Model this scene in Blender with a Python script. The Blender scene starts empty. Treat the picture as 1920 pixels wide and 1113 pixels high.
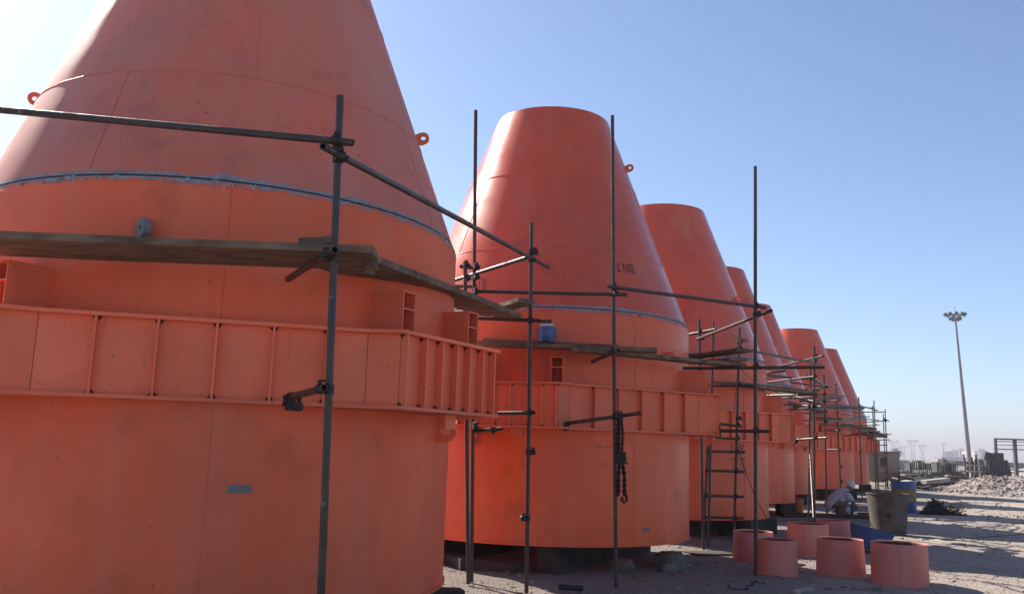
import bpy, bmesh, math, random
from mathutils import Vector, Matrix, noise
rnd = random.Random(7)
PI = math.pi
R_ = math.radians
SC = bpy.context.scene
COL = SC.collection

# ------------------------------------------------------------------ camera
FPX, PITCH, ROLL, EYE = 1661.27, 0.16724, -0.03071, 1.6
_c, _s = math.cos(PITCH), math.sin(PITCH)
_F = Vector((0, _c, _s)); _U = Vector((0, -_s, _c)); _X = Vector((1, 0, 0))
_RT = _X * math.cos(ROLL) - _U * math.sin(ROLL)
_UP = _X * math.sin(ROLL) + _U * math.cos(ROLL)
cam_d = bpy.data.cameras.new('camera'); cam = bpy.data.objects.new('camera', cam_d); COL.objects.link(cam)
cam_d.lens = 36 * FPX / 1920; cam_d.sensor_width = 36; cam_d.clip_end = 20000; cam_d.clip_start = 0.05
cam.matrix_world = Matrix(((_RT.x, _UP.x, -_F.x, 0), (_RT.y, _UP.y, -_F.y, 0), (_RT.z, _UP.z, -_F.z, EYE), (0, 0, 0, 1)))
SC.camera = cam

# ------------------------------------------------------------------ sky and sun
SUN_AZ, SUN_EL = R_(-43.5), R_(38)
world = bpy.data.worlds.new('World'); SC.world = world; world.use_nodes = True
wn = world.node_tree; wn.nodes.clear()
wo = wn.nodes.new('ShaderNodeOutputWorld'); wb = wn.nodes.new('ShaderNodeBackground'); ws = wn.nodes.new('ShaderNodeTexSky')
ws.sky_type = 'NISHITA'; ws.sun_disc = False; ws.sun_elevation = SUN_EL; ws.sun_rotation = SUN_AZ
ws.altitude = 0; ws.air_density = 0.75; ws.dust_density = 0.55; ws.ozone_density = 2.8
wb.inputs['Strength'].default_value = 0.086
wn.links.new(ws.outputs[0], wb.inputs[0]); wn.links.new(wb.outputs[0], wo.inputs[0])
sd = bpy.data.lights.new('sun', 'SUN'); sun = bpy.data.objects.new('sun', sd); COL.objects.link(sun)
sd.energy = 5.0; sd.angle = R_(0.53); sd.color = (1.0, 0.92, 0.81)
SD = Vector((math.sin(SUN_AZ) * math.cos(SUN_EL), math.cos(SUN_AZ) * math.cos(SUN_EL), math.sin(SUN_EL)))
sun.rotation_euler = SD.to_track_quat('Z', 'Y').to_euler()
sun.location = SD * 50
SC.view_settings.view_transform = 'Standard'; SC.view_settings.look = 'None'
SC.view_settings.exposure = 1.15; SC.view_settings.gamma = 1
SC.render.engine = 'CYCLES'
SC.cycles.max_bounces = 8; SC.cycles.diffuse_bounces = 4; SC.cycles.glossy_bounces = 3
SC.cycles.transparent_max_bounces = 8; SC.cycles.volume_bounces = 0
SC.cycles.sample_clamp_indirect = 6

# ------------------------------------------------------------------ materials
def new_mat(name):
    m = bpy.data.materials.new(name); m.use_nodes = True
    nt = m.node_tree; b = nt.nodes['Principled BSDF']
    return m, nt, b
def N(nt, t, **kw):
    n = nt.nodes.new(t)
    for k, v in kw.items():
        if k in n.inputs: n.inputs[k].default_value = v
        else: setattr(n, k, v)
    return n
def coords(nt, scale=(1, 1, 1), rand=True):
    tc = N(nt, 'ShaderNodeTexCoord'); mp = N(nt, 'ShaderNodeMapping'); mp.inputs['Scale'].default_value = scale
    nt.links.new(tc.outputs['Object'], mp.inputs['Vector'])
    if rand:
        oi = N(nt, 'ShaderNodeObjectInfo'); ml = N(nt, 'ShaderNodeMath', operation='MULTIPLY'); ml.inputs[1].default_value = 37.0
        cb = N(nt, 'ShaderNodeCombineXYZ')
        nt.links.new(oi.outputs['Random'], ml.inputs[0]); nt.links.new(ml.outputs[0], cb.inputs[0]); nt.links.new(ml.outputs[0], cb.inputs[1])
        nt.links.new(cb.outputs[0], mp.inputs['Location'])
    return mp.outputs[0]
def noise_fac(nt, vec, scale, detail=4, lo=0.35, hi=0.65, rough=0.55):
    n = N(nt, 'ShaderNodeTexNoise', Scale=scale, Detail=detail, Roughness=rough); nt.links.new(vec, n.inputs['Vector'])
    r = N(nt, 'ShaderNodeMapRange'); r.inputs[1].default_value = lo; r.inputs[2].default_value = hi
    nt.links.new(n.outputs[0], r.inputs[0]); return r.outputs[0]
def mix(nt, fac, a, b):
    m = N(nt, 'ShaderNodeMix', data_type='RGBA')
    if isinstance(fac, (int, float)): m.inputs[0].default_value = fac
    else: nt.links.new(fac, m.inputs[0])
    for sock, v in ((m.inputs[6], a), (m.inputs[7], b)):
        if isinstance(v, tuple): sock.default_value = (*v, 1)
        else: nt.links.new(v, sock)
    return m.outputs[2]
def mul(nt, a, k):
    m = N(nt, 'ShaderNodeMath', operation='MULTIPLY'); nt.links.new(a, m.inputs[0]); m.inputs[1].default_value = k; return m.outputs[0]
def bump(nt, b, h, strength, dist):
    bp = N(nt, 'ShaderNodeBump', Strength=strength, Distance=dist); nt.links.new(h, bp.inputs['Height'])
    nt.links.new(bp.outputs[0], b.inputs['Normal']); return bp

def paint(name, base, rough, dust=0.25, dustcol=(0.52, 0.28, 0.20), wave=0.35, soot=0.5):
    m, nt, b = new_mat(name)
    v = coords(nt); vs = coords(nt, (1, 1, 0.06)); vw = coords(nt, (1, 1, 0.5))
    f1 = noise_fac(nt, v, 0.7, 5, 0.35, 0.75); f2 = noise_fac(nt, vs, 3.2, 5, 0.5, 0.72); f3 = noise_fac(nt, v, 6, 6, 0.55, 0.8)
    dark = tuple(c * 0.80 for c in base); lite = (min(1, base[0] * 1.06), base[1] * 1.22, base[2] * 1.3)
    c = mix(nt, f1, base, dark)
    # roller and touch-up patches with fairly hard edges
    pt = noise_fac(nt, vw, 1.1, 3, 0.56, 0.585); c = mix(nt, mul(nt, pt, 0.28), c, lite)
    p2 = noise_fac(nt, coords(nt, (1.3, 1.3, 0.8)), 1.9, 2, 0.60, 0.62); c = mix(nt, mul(nt, p2, 0.22), c, tuple(k * 0.7 for k in base))
    # vertical wash marks and dusty runs
    c = mix(nt, mul(nt, f2, 0.22), c, dustcol); c = mix(nt, mul(nt, f1, dust), c, dustcol); c = mix(nt, mul(nt, f3, 0.14), c, dustcol)
    # soot and handling smudges
    f5 = noise_fac(nt, v, 1.6, 6, 0.58, 0.78, 0.6); c = mix(nt, mul(nt, f5, soot), c, (base[0] * 0.34, base[1] * 0.62, base[2] * 0.9))
    # small scuffs and chips
    f4 = noise_fac(nt, v, 24, 4, 0.665, 0.70); msk = noise_fac(nt, v, 1.3, 2, 0.5, 0.6)
    mm = N(nt, 'ShaderNodeMath', operation='MULTIPLY'); nt.links.new(f4, mm.inputs[0]); nt.links.new(msk, mm.inputs[1])
    c = mix(nt, mul(nt, mm.outputs[0], 0.6), c, (0.13, 0.05, 0.04))
    f6 = noise_fac(nt, vs, 16, 3, 0.70, 0.74); c = mix(nt, mul(nt, f6, 0.3), c, (0.20, 0.075, 0.04))
    # each unit sprayed from another batch
    oi = N(nt, 'ShaderNodeObjectInfo'); vr = N(nt, 'ShaderNodeMapRange'); vr.inputs[3].default_value = 0.90; vr.inputs[4].default_value = 1.08; nt.links.new(oi.outputs['Random'], vr.inputs[0])
    hs = N(nt, 'ShaderNodeHueSaturation'); nt.links.new(c, hs.inputs['Color']); nt.links.new(vr.outputs[0], hs.inputs['Value'])
    nt.links.new(hs.outputs[0], b.inputs['Base Color'])
    rr = N(nt, 'ShaderNodeMapRange'); rr.inputs[3].default_value = rough - 0.05; rr.inputs[4].default_value = rough + 0.2
    nt.links.new(f1, rr.inputs[0]); nt.links.new(rr.outputs[0], b.inputs['Roughness'])
    b.inputs['Specular IOR Level'].default_value = 0.40
    n1 = N(nt, 'ShaderNodeTexNoise', Scale=0.9, Detail=2.0); nt.links.new(v, n1.inputs['Vector'])
    n2 = N(nt, 'ShaderNodeTexNoise', Scale=90.0, Detail=2.0); nt.links.new(v, n2.inputs['Vector'])
    ad = N(nt, 'ShaderNodeMath', operation='MULTIPLY_ADD'); nt.links.new(n2.outputs[0], ad.inputs[0]); ad.inputs[1].default_value = 0.012; nt.links.new(n1.outputs[0], ad.inputs[2])
    bump(nt, b, ad.outputs[0], wave, 0.06)
    return m
def simple(name, base, rough=0.6, metal=0.0, var=0.25, vscale=6.0, bumps=0.0, bscale=40.0, col2=None, stretch=(1, 1, 1)):
    m, nt, b = new_mat(name)
    v = coords(nt, stretch); f = noise_fac(nt, v, vscale, 5, 0.35, 0.68)
    c2 = col2 if col2 else tuple(c * (1 - var) for c in base)
    c = mix(nt, f, base, c2); f3 = noise_fac(nt, v, vscale * 7, 4, 0.5, 0.8); c = mix(nt, mul(nt, f3, 0.3), c, tuple(x * 0.6 for x in base))
    nt.links.new(c, b.inputs['Base Color'])
    rr = N(nt, 'ShaderNodeMapRange'); rr.inputs[3].default_value = max(0.05, rough - 0.1); rr.inputs[4].default_value = min(1, rough + 0.12)
    nt.links.new(f, rr.inputs[0]); nt.links.new(rr.outputs[0], b.inputs['Roughness'])
    b.inputs['Metallic'].default_value = metal
    if bumps:
        n = N(nt, 'ShaderNodeTexNoise', Scale=bscale, Detail=4.0); nt.links.new(v, n.inputs['Vector']); bump(nt, b, n.outputs[0], bumps, 0.02)
    return m
M = {}
ORANGE = (0.87, 0.130, 0.040)
M['paint'] = paint('orange_primer', ORANGE, 0.36, 0.10)
M['paint_dull'] = paint('dusty_orange_primer', (0.87, 0.140, 0.050), 0.55, 0.12)
M['paint_dull_cone'] = paint('chalky_cone_primer', (0.70, 0.155, 0.088), 0.5, 0.45, dustcol=(0.54, 0.32, 0.26), soot=0.75)
M['paint_cone'] = paint('glossy_cone_primer', (0.72, 0.115, 0.052), 0.20, 0.12, wave=0.10, soot=0.75)
M['paint_ring'] = paint('ring_primer', (0.90, 0.175, 0.075), 0.5, 0.12)
M['paint_ringpiece'] = paint('loose_ring_primer', (0.74, 0.195, 0.13), 0.65, 0.5, dustcol=(0.50, 0.35, 0.32))
M['primer'] = simple('grey_zinc_primer', (0.31, 0.31, 0.335), 0.7, 0, 0.35, 14)
M['primer_white'] = simple('pale_primer_drips', (0.55, 0.56, 0.60), 0.7, 0, 0.3, 20)
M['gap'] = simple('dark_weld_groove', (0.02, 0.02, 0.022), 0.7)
M['dark_inside'] = simple('dark_red_inside', (0.10, 0.05, 0.045), 0.8)  # dark interior colour of the loose rings, with their inner shade included
def tube_mat():
    m, nt, b = new_mat('weathered_scaffold_tube'); v = coords(nt)
    f = noise_fac(nt, v, 3.5, 6, 0.42, 0.6); g = noise_fac(nt, v, 11, 6, 0.56, 0.66); h = noise_fac(nt, v, 19, 4, 0.66, 0.70)
    c = mix(nt, f, (0.044, 0.037, 0.038), (0.064, 0.042, 0.033)); c = mix(nt, mul(nt, g, 0.75), c, (0.105, 0.048, 0.025)); c = mix(nt, mul(nt, h, 0.5), c, (0.26, 0.23, 0.21))
    nt.links.new(c, b.inputs['Base Color']); b.inputs['Metallic'].default_value = 0.25; rr = N(nt, 'ShaderNodeMapRange'); rr.inputs[3].default_value = 0.38; rr.inputs[4].default_value = 0.8; nt.links.new(g, rr.inputs[0]); nt.links.new(rr.outputs[0], b.inputs['Roughness'])
    n = N(nt, 'ShaderNodeTexNoise', Scale=70.0, Detail=4.0); nt.links.new(v, n.inputs['Vector']); bump(nt, b, n.outputs[0], 0.25, 0.01); return m
M['tube'] = tube_mat()
M['coupler'] = simple('dark_coupler_steel', (0.035, 0.03, 0.03), 0.6, 0.3, 0.4, 30)
M['wood'] = simple('weathered_board', (0.23, 0.15, 0.095), 0.85, 0, 0.45, 4, 0.7, 26, (0.085, 0.055, 0.038), (1, 2.5, 2.5))
M['wood_pale'] = simple('pale_timber', (0.46, 0.38, 0.30), 0.8, 0, 0.35, 6, 0.3, 30)
M['wood_dark'] = simple('old_sleeper_timber', (0.075, 0.056, 0.046), 0.9, 0, 0.5, 4, 0.6, 18)
M['concrete'] = simple('concrete', (0.20, 0.165, 0.14), 0.9, 0, 0.3, 4, 0.3, 40)
M['plate'] = simple('grey_name_plate', (0.20, 0.195, 0.20), 0.6, 0.1, 0.2, 20)
M['ink'] = simple('black_stencil_paint', (0.035, 0.02, 0.022), 0.6)
M['ink_faint'] = simple('faded_stencil_paint', (0.19, 0.07, 0.05), 0.6)
M['blue'] = simple('blue_plastic', (0.045, 0.115, 0.33), 0.5, 0, 0.3, 3, 0.1, 20, (0.075, 0.115, 0.22))
M['blue_dark'] = simple('dark_blue_plastic', (0.035, 0.045, 0.13), 0.5, 0, 0.3, 6)
M['yellow'] = simple('dull_yellow_paint', (0.28, 0.20, 0.045), 0.6, 0, 0.35, 5)
M['vat'] = simple('rusty_grey_steel', (0.11, 0.085, 0.078), 0.8, 0.1, 0.4, 3, 0.2, 30, (0.055, 0.048, 0.046))
M['black'] = simple('black_rubber', (0.018, 0.018, 0.02), 0.6)
M['chain'] = simple('oily_chain_steel', (0.018, 0.015, 0.015), 0.5, 0.5)
M['white'] = simple('dirty_white', (0.62, 0.60, 0.57), 0.7, 0, 0.2, 10)
M['orange_bucket'] = simple('bright_orange_plastic', (0.60, 0.16, 0.04), 0.5)
M['red'] = simple('red_plastic', (0.42, 0.03, 0.03), 0.5)
M['shirt'] = simple('pale_grey_cotton', (0.42, 0.43, 0.47), 0.9, 0, 0.2, 4, 0.4, 9)
M['cap'] = simple('white_cotton_cap', (0.62, 0.61, 0.62), 0.9, 0, 0.15, 8)
M['trouser'] = simple('brown_trouser_cloth', (0.16, 0.11, 0.10), 0.9, 0, 0.3, 6)
M['skin'] = simple('skin', (0.28, 0.15, 0.10), 0.6, 0, 0.15, 12)
M['mast'] = simple('galvanised_mast_steel', (0.20, 0.19, 0.20), 0.5, 0.3, 0.15, 1)
M['lamp'] = simple('dark_floodlight', (0.06, 0.06, 0.07), 0.4, 0.3)
M['steel_purple'] = simple('primed_steelwork', (0.06, 0.05, 0.07), 0.6, 0, 0.2, 3)
M['pylon'] = simple('galvanised_lattice', (0.30, 0.31, 0.33), 0.6, 0.2)
M['bld'] = simple('far_render_pale', (0.58, 0.53, 0.50), 0.9, 0, 0.1, 0.1)
M['bld2'] = simple('far_render_grey', (0.40, 0.38, 0.38), 0.9, 0, 0.1, 0.1)
M['win'] = simple('far_window_dark', (0.08, 0.09, 0.11), 0.3)
M['form'] = simple('dark_formwork_panel', (0.055, 0.06, 0.06), 0.7, 0, 0.4, 2)
M['form_pale'] = simple('pale_formwork_batten', (0.40, 0.36, 0.32), 0.8, 0, 0.3, 2)
M['net'] = simple('dark_netting', (0.055, 0.05, 0.055), 0.8)
M['rope'] = simple('dark_red_rope', (0.09, 0.03, 0.025), 0.8)
M['leaf'] = simple('dusty_leaf', (0.09, 0.10, 0.06), 0.8, 0, 0.4, 2)
M['bark'] = simple('grey_bark', (0.16, 0.13, 0.11), 0.9)
M['beige'] = simple('beige_hopper_paint', (0.30, 0.24, 0.19), 0.7, 0, 0.35, 1.5)
M['wall_far'] = simple('far_grey_wall', (0.33, 0.30, 0.31), 0.9, 0, 0.2, 0.2)

def ground_mat():
    m, nt, b = new_mat('dusty_gravel_ground')
    v = coords(nt, rand=False)
    big = noise_fac(nt, v, 0.16, 6, 0.38, 0.62); mid = noise_fac(nt, v, 1.3, 7, 0.35, 0.68, 0.65); fine = noise_fac(nt, v, 22, 6, 0.35, 0.7, 0.7)
    c = mix(nt, big, (0.47, 0.39, 0.325), (0.37, 0.31, 0.265)); c = mix(nt, mul(nt, mid, 0.6), c, (0.53, 0.455, 0.385)); c = mix(nt, mul(nt, fine, 0.7), c, (0.16, 0.135, 0.12)); clod = noise_fac(nt, v, 6, 7, 0.52, 0.68, 0.7); c = mix(nt, mul(nt, clod, 0.5), c, (0.22, 0.18, 0.155))
    vo = N(nt, 'ShaderNodeTexVoronoi', Scale=30.0); nt.links.new(v, vo.inputs['Vector'])
    sp = N(nt, 'ShaderNodeMapRange'); sp.inputs[1].default_value = 0.16; sp.inputs[2].default_value = 0.08; nt.links.new(vo.outputs['Distance'], sp.inputs[0])
    msk = noise_fac(nt, v, 2.1, 3, 0.52, 0.62)
    mm = N(nt, 'ShaderNodeMath', operation='MULTIPLY'); nt.links.new(sp.outputs[0], mm.inputs[0]); nt.links.new(msk, mm.inputs[1])
    c = mix(nt, mul(nt, mm.outputs[0], 0.7), c, (0.56, 0.52, 0.48))
    # oil and paint stains with their own shape
    st = noise_fac(nt, v, 0.55, 6, 0.54, 0.68); c = mix(nt, mul(nt, st, 0.6), c, (0.17, 0.15, 0.145))
    # darker grey working gravel along the foot of the row
    sx = N(nt, 'ShaderNodeSeparateXYZ'); nt.links.new(v, sx.inputs[0]); lin = N(nt, 'ShaderNodeMath', operation='MULTIPLY_ADD'); nt.links.new(sx.outputs[1], lin.inputs[0]); lin.inputs[1].default_value = -0.53; nt.links.new(sx.outputs[0], lin.inputs[2])
    wob = N(nt, 'ShaderNodeTexNoise', Scale=0.45, Detail=5.0); nt.links.new(v, wob.inputs['Vector']); wb2 = N(nt, 'ShaderNodeMath', operation='MULTIPLY_ADD'); nt.links.new(wob.outputs[0], wb2.inputs[0]); wb2.inputs[1].default_value = 3.2; nt.links.new(lin.outputs[0], wb2.inputs[2])
    rg = N(nt, 'ShaderNodeMapRange'); rg.inputs[1].default_value = 0.2; rg.inputs[2].default_value = -1.6; nt.links.new(wb2.outputs[0], rg.inputs[0])
    c = mix(nt, mul(nt, rg.outputs[0], 0.55), c, (0.15, 0.13, 0.12))
    nt.links.new(c, b.inputs['Base Color']); b.inputs['Roughness'].default_value = 0.95; b.inputs['Specular IOR Level'].default_value = 0.2
    n1 = N(nt, 'ShaderNodeTexNoise', Scale=14.0, Detail=8.0, Roughness=0.7); nt.links.new(v, n1.inputs['Vector'])
    ad = N(nt, 'ShaderNodeMath', operation='ADD'); nt.links.new(n1.outputs[0], ad.inputs[0]); nt.links.new(mm.outputs[0], ad.inputs[1])
    bump(nt, b, ad.outputs[0], 1.0, 0.06)
    return m
M['ground'] = ground_mat()
M['stone'] = simple('grey_stone', (0.33, 0.30, 0.28), 0.95, 0, 0.4, 8, 0.4, 30, (0.22, 0.20, 0.19))
M['rubble'] = simple('pale_rubble', (0.32, 0.265, 0.235), 0.95, 0, 0.35, 2, 0.4, 12, (0.19, 0.155, 0.14))

# ------------------------------------------------------------------ mesh helpers
ORG = {}
class MB:
    def __init__(self): self.v = []; self.f = []; self.sm = []
    def add(self, vs, fs, smooth=False):
        o = len(self.v); self.v += [tuple(p) for p in vs]; self.f += [tuple(i + o for i in f) for f in fs]; self.sm += [smooth] * len(fs)
    def box(self, c, s, rot=None):
        hx, hy, hz = s[0] / 2, s[1] / 2, s[2] / 2
        vs = [Vector((x, y, z)) for z in (-hz, hz) for y in (-hy, hy) for x in (-hx, hx)]
        if rot is not None: vs = [rot @ p for p in vs]
        c = Vector(c); self.add([p + c for p in vs], [(0, 2, 3, 1), (4, 5, 7, 6), (0, 1, 5, 4), (2, 6, 7, 3), (0, 4, 6, 2), (1, 3, 7, 5)])
    def tube(self, p0, p1, r, n=12, r1=None, hollow=0.0):
        p0, p1 = Vector(p0), Vector(p1); r1 = r if r1 is None else r1
        d = (p1 - p0).normalized(); a = d.cross(Vector((0, 0, 1)))
        if a.length < 1e-4: a = Vector((1, 0, 0))
        a.normalize(); b = d.cross(a)
        ring = lambda p, rr: [p + (a * math.cos(2 * PI * i / n) + b * math.sin(2 * PI * i / n)) * rr for i in range(n)]
        self.add(ring(p0, r) + ring(p1, r1), [(i, i + n, (i + 1) % n + n, (i + 1) % n) for i in range(n)], True)
        if hollow:
            ri = r - hollow
            for p, s in ((p0, 1), (p1, -1)):
                q = p + d * 0.12 * s
                self.add(ring(p, r) + ring(p, ri), [((i, (i + 1) % n, (i + 1) % n + n, i + n) if s > 0 else (i, i + n, (i + 1) % n + n, (i + 1) % n)) for i in range(n)])
                self.add(ring(p, ri) + ring(q, ri), [((i, (i + 1) % n, (i + 1) % n + n, i + n) if s > 0 else (i, i + n, (i + 1) % n + n, (i + 1) % n)) for i in range(n)], True)
                self.add(ring(q, ri), [tuple(range(n)) if s < 0 else tuple(range(n - 1, -1, -1))])
        else:
            self.add(ring(p0, r), [tuple(range(n))]); self.add(ring(p1, r1), [tuple(range(n - 1, -1, -1))])
    def path(self, pts, r, n=8):
        pts = [Vector(p) for p in pts]; prev = None; vs = []
        for i, p in enumerate(pts):
            d = (pts[min(i + 1, len(pts) - 1)] - pts[max(i - 1, 0)]).normalized()
            a = d.cross(prev if prev is not None else Vector((0.31, 0.2, 0.93))); a.normalize(); b = d.cross(a); prev = -b if prev is None else prev
            vs += [p + (a * math.cos(2 * PI * k / n) + b * math.sin(2 * PI * k / n)) * r for k in range(n)]
        fs = [(j * n + k, (j + 1) * n + k, (j + 1) * n + (k + 1) % n, j * n + (k + 1) % n) for j in range(len(pts) - 1) for k in range(n)]
        self.add(vs, fs, True)
    def lathe(self, prof, n=64, c=(0, 0, 0), a0=0.0, a1=2 * PI, mat=None):
        full = abs(a1 - a0 - 2 * PI) < 1e-6; m = n if full else n + 1
        for (r0, z0), (r1, z1) in zip(prof[:-1], prof[1:]):
            vs = []
            for r, z in ((r0, z0), (r1, z1)):
                for i in range(m):
                    t = a0 + (a1 - a0) * i / n; p = Vector((r * math.cos(t), r * math.sin(t), z))
                    if mat is not None: p = mat @ p
                    vs.append(Vector(c) + p)
            self.add(vs, [(i, (i + 1) % m, (i + 1) % m + m, i + m) for i in range(m if full else n)], True)
    def prism(self, outline, d, flip=False):
        """outline: list of Vector points in a plane, extruded by vector d"""
        n = len(outline); a = [Vector(p) for p in outline]; b = [p + d for p in a]
        self.add(a + b, [tuple(range(n - 1, -1, -1)), tuple(range(n, 2 * n))] + [(i, (i + 1) % n, (i + 1) % n + n, i + n) for i in range(n)])
    def loft(self, secs, n=16, cap=True):
        vs = []
        for c, u, v in secs:
            c, u, v = Vector(c), Vector(u), Vector(v)
            vs += [c + u * math.cos(2 * PI * i / n) + v * math.sin(2 * PI * i / n) for i in range(n)]
        fs = [(j * n + i, j * n + (i + 1) % n, (j + 1) * n + (i + 1) % n, (j + 1) * n + i) for j in range(len(secs) - 1) for i in range(n)]
        if cap: fs += [tuple(range(n - 1, -1, -1)), tuple(range((len(secs) - 1) * n, len(secs) * n))]
        self.add(vs, fs, True)
    def mesh(self, name, mat, org=(0, 0, 0)):
        me = bpy.data.meshes.new(name); o = Vector(org)
        me.from_pydata([Vector(p) - o for p in self.v], [], self.f); me.polygons.foreach_set('use_smooth', self.sm)
        for mm in (mat if isinstance(mat, (list, tuple)) else [mat]): me.materials.append(mm)
        me.update(); return me
    def build(self, name, mat, parent=None, org=None):
        """vertices are world coordinates; origin moved to org or to the parent's origin"""
        o = Vector(org) if org is not None else (ORG[parent.name] if parent else Vector((0, 0, 0)))
        ob = bpy.data.objects.new(name, self.mesh(name, mat, o)); COL.objects.link(ob)
        if parent: ob.parent = parent; ob.location = o - ORG[parent.name]
        else: ob.location = o
        ORG[ob.name] = o; return ob
def tag(o, label=None, cat=None, group=None, kind=None):
    if label: o['label'] = label
    if cat: o['category'] = cat
    if group: o['group'] = group
    if kind: o['kind'] = kind
    return o
def empty(name, loc, label, cat, group=None):
    o = bpy.data.objects.new(name, None); COL.objects.link(o); o.location = loc; o.empty_display_size = 0.2
    ORG[o.name] = Vector(loc); return tag(o, label, cat, group)
def link(name, me, parent, loc=(0, 0, 0), rz=0.0, rot=None):
    o = bpy.data.objects.new(name, me); COL.objects.link(o); o.parent = parent; o.location = loc
    if rot is not None: o.rotation_euler = rot
    else: o.rotation_euler = (0, 0, rz)
    ORG[o.name] = ORG[parent.name] + Vector(loc) if parent else Vector(loc); return o
def P(u, v, Y):
    """survey helper: the point of the place seen at photo pixel (u, v) at world distance Y ahead"""
    a = (u - 960) / FPX; b = (556.5 - v) / FPX
    D = _F + _RT * a + _UP * b
    return Vector((0, 0, EYE)) + D * (Y / D.y)
def ground_pt(u, v):
    a = (u - 960) / FPX; b = (556.5 - v) / FPX; D = _F + _RT * a + _UP * b
    t = -EYE / D.z; return Vector((D.x * t, D.y * t, 0))
def rock(mb, c, s, seed, squash=0.7):
    r = random.Random(seed); q = Matrix.Rotation(r.uniform(0, 6.28), 3, 'Z') @ Matrix.Rotation(r.uniform(-0.6, 0.6), 3, 'X')
    vs = []
    for d in ((1, 0, 0), (0.3, 0.95, 0), (-0.8, 0.55, 0.1), (-0.75, -0.6, 0), (0.35, -0.9, 0), (0.25, 0.2, 1), (-0.3, -0.2, 0.85), (0, 0, -0.8)):
        p = Vector(d) * s * r.uniform(0.75, 1.2); p.z *= squash; vs.append(Vector(c) + q @ p)
    mb.add(vs, [(0, 1, 5), (1, 2, 5), (2, 6, 5), (2, 3, 6), (3, 4, 6), (4, 5, 6), (4, 0, 5), (1, 0, 7), (2, 1, 7), (3, 2, 7), (4, 3, 7), (0, 4, 7)])

# ------------------------------------------------------------------ ground
BINS = [(-2.749, 8.431), (0.596, 13.995), (3.308, 19.259), (5.830, 25.485), (8.390, 31.553), (12.105, 37.464), (15.360, 44.084)]
def gh(x, y):
    h = 0.05 * noise.noise(Vector((x * 0.35, y * 0.35, 3.1))) + 0.022 * noise.noise(Vector((x * 1.3, y * 1.3, 7.7)))
    d = math.hypot(x, y)
    if d < 40: h += 0.012 * noise.noise(Vector((x * 4.5, y * 4.5, 1.3)))
    if d > 25: h += min(1, (d - 25) / 25) * 0.16 * noise.noise(Vector((x * 0.12, y * 0.12, 5.0)))
    return h - 0.012
mb = MB()
radii = [0.0]; r = 1.2
while r < 2500: radii.append(r); r *= 1.016 if 7 < r < 60 else 1.045
angs = []; a = -180.0
while a < 180: angs.append(a); a += 0.28 if -42 < a < 42 else 3.0
vs = [(0, 0, gh(0, 0))]; na = len(angs)
for r in radii[1:]:
    for a in angs:
        x, y = r * math.sin(R_(a)), r * math.cos(R_(a)); vs.append((x, y, gh(x, y) if r < 900 else gh(x, y) * 0.3))
fs = [(0, 1 + (i + 1) % na, 1 + i) for i in range(na)]
for j in range(len(radii) - 2):
    b0 = 1 + j * na; b1 = b0 + na
    fs += [(b0 + i, b0 + (i + 1) % na, b1 + (i + 1) % na, b1 + i) for i in range(na)]
mb.add(vs, fs, True)
tag(mb.build('ground', M['ground']), kind='structure')

# ------------------------------------------------------------------ hoppers
RB, RT, Z0, ZR1, ZR2, ZK, ZS, ZT = 2.19, 0.921, 0.346, 1.845, 2.431, 3.413, 3.476, 6.827
def rad(z): return RB if z <= ZK else RB + (RT - RB) * (z - ZK) / (ZT - ZK)
SL = math.atan2(RB - RT, ZT - ZK)
NS = 144
def bin_meshes(paint_low, paint_cone):
    d = {}
    m = MB(); t = 0.014
    m.lathe([(RB - t, Z0), (RB + 0.016, Z0), (RB + 0.016, Z0 + 0.03), (RB, Z0 + 0.032), (RB, 2.14)], NS)
    m.lathe([(RB - t, 2.14), (RB - t, Z0)], NS); d['lower_shell'] = m.mesh('lower_shell', M[paint_low])
    m = MB(); m.lathe([(RB, 2.14), (RB, ZK), (rad(ZS - 0.006), ZS - 0.006)], NS); m.lathe([(rad(ZS) - t, ZS), (RB - t, ZK), (RB - t, 2.14)], NS)
    d['upper_shell'] = m.mesh('upper_shell', M[paint_low])
    m = MB(); m.lathe([(rad(ZS + 0.006), ZS + 0.006), (RT, ZT), (RT - t, ZT), (rad(ZS) - t, ZS + 0.006)], NS); d['cone'] = m.mesh('cone', M[paint_cone])
    m = MB(); m.lathe([(rad(ZS) + 0.002, ZS - 0.008), (rad(ZS) + 0.002, ZS + 0.008)], NS); d['weld_groove'] = m.mesh('weld_groove', M['gap'])
    return d
BM_DULL = bin_meshes('paint_dull', 'paint_dull_cone'); BM_GLOSS = bin_meshes('paint', 'paint_cone')

def primer_band(seed):
    """ragged hand-brushed primer above and below the groove, lying 2 mm proud of the plate"""
    r = random.Random(seed); m = MB(); n = 420; e = 0.002
    for sgn, base, var in ((1, 0.026, 0.026), (-1, 0.020, 0.032)):
        vs = []; hh = []
        for i in range(n):
            a = 2 * PI * i / n
            w = base + var * noise.noise(Vector((math.cos(a) * 9, math.sin(a) * 9, seed + sgn))) + 0.02 * noise.noise(Vector((math.cos(a) * 45, math.sin(a) * 45, seed + sgn)))
            hh.append(max(0.006, w))
        for i in range(n):
            a = 2 * PI * i / n; z0 = ZS + sgn * 0.009; z1 = ZS + sgn * (0.009 + hh[i])
            for z in (z0, z1): vs.append(((rad(z) + e) * math.cos(a), (rad(z) + e) * math.sin(a), z))
        m.add(vs, [((2 * i, 2 * ((i + 1) % n), 2 * ((i + 1) % n) + 1, 2 * i + 1) if sgn > 0 else (2 * i, 2 * i + 1, 2 * ((i + 1) % n) + 1, 2 * ((i + 1) % n))) for i in range(n)])
    return m.mesh('primer_band', M['primer'])
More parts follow.
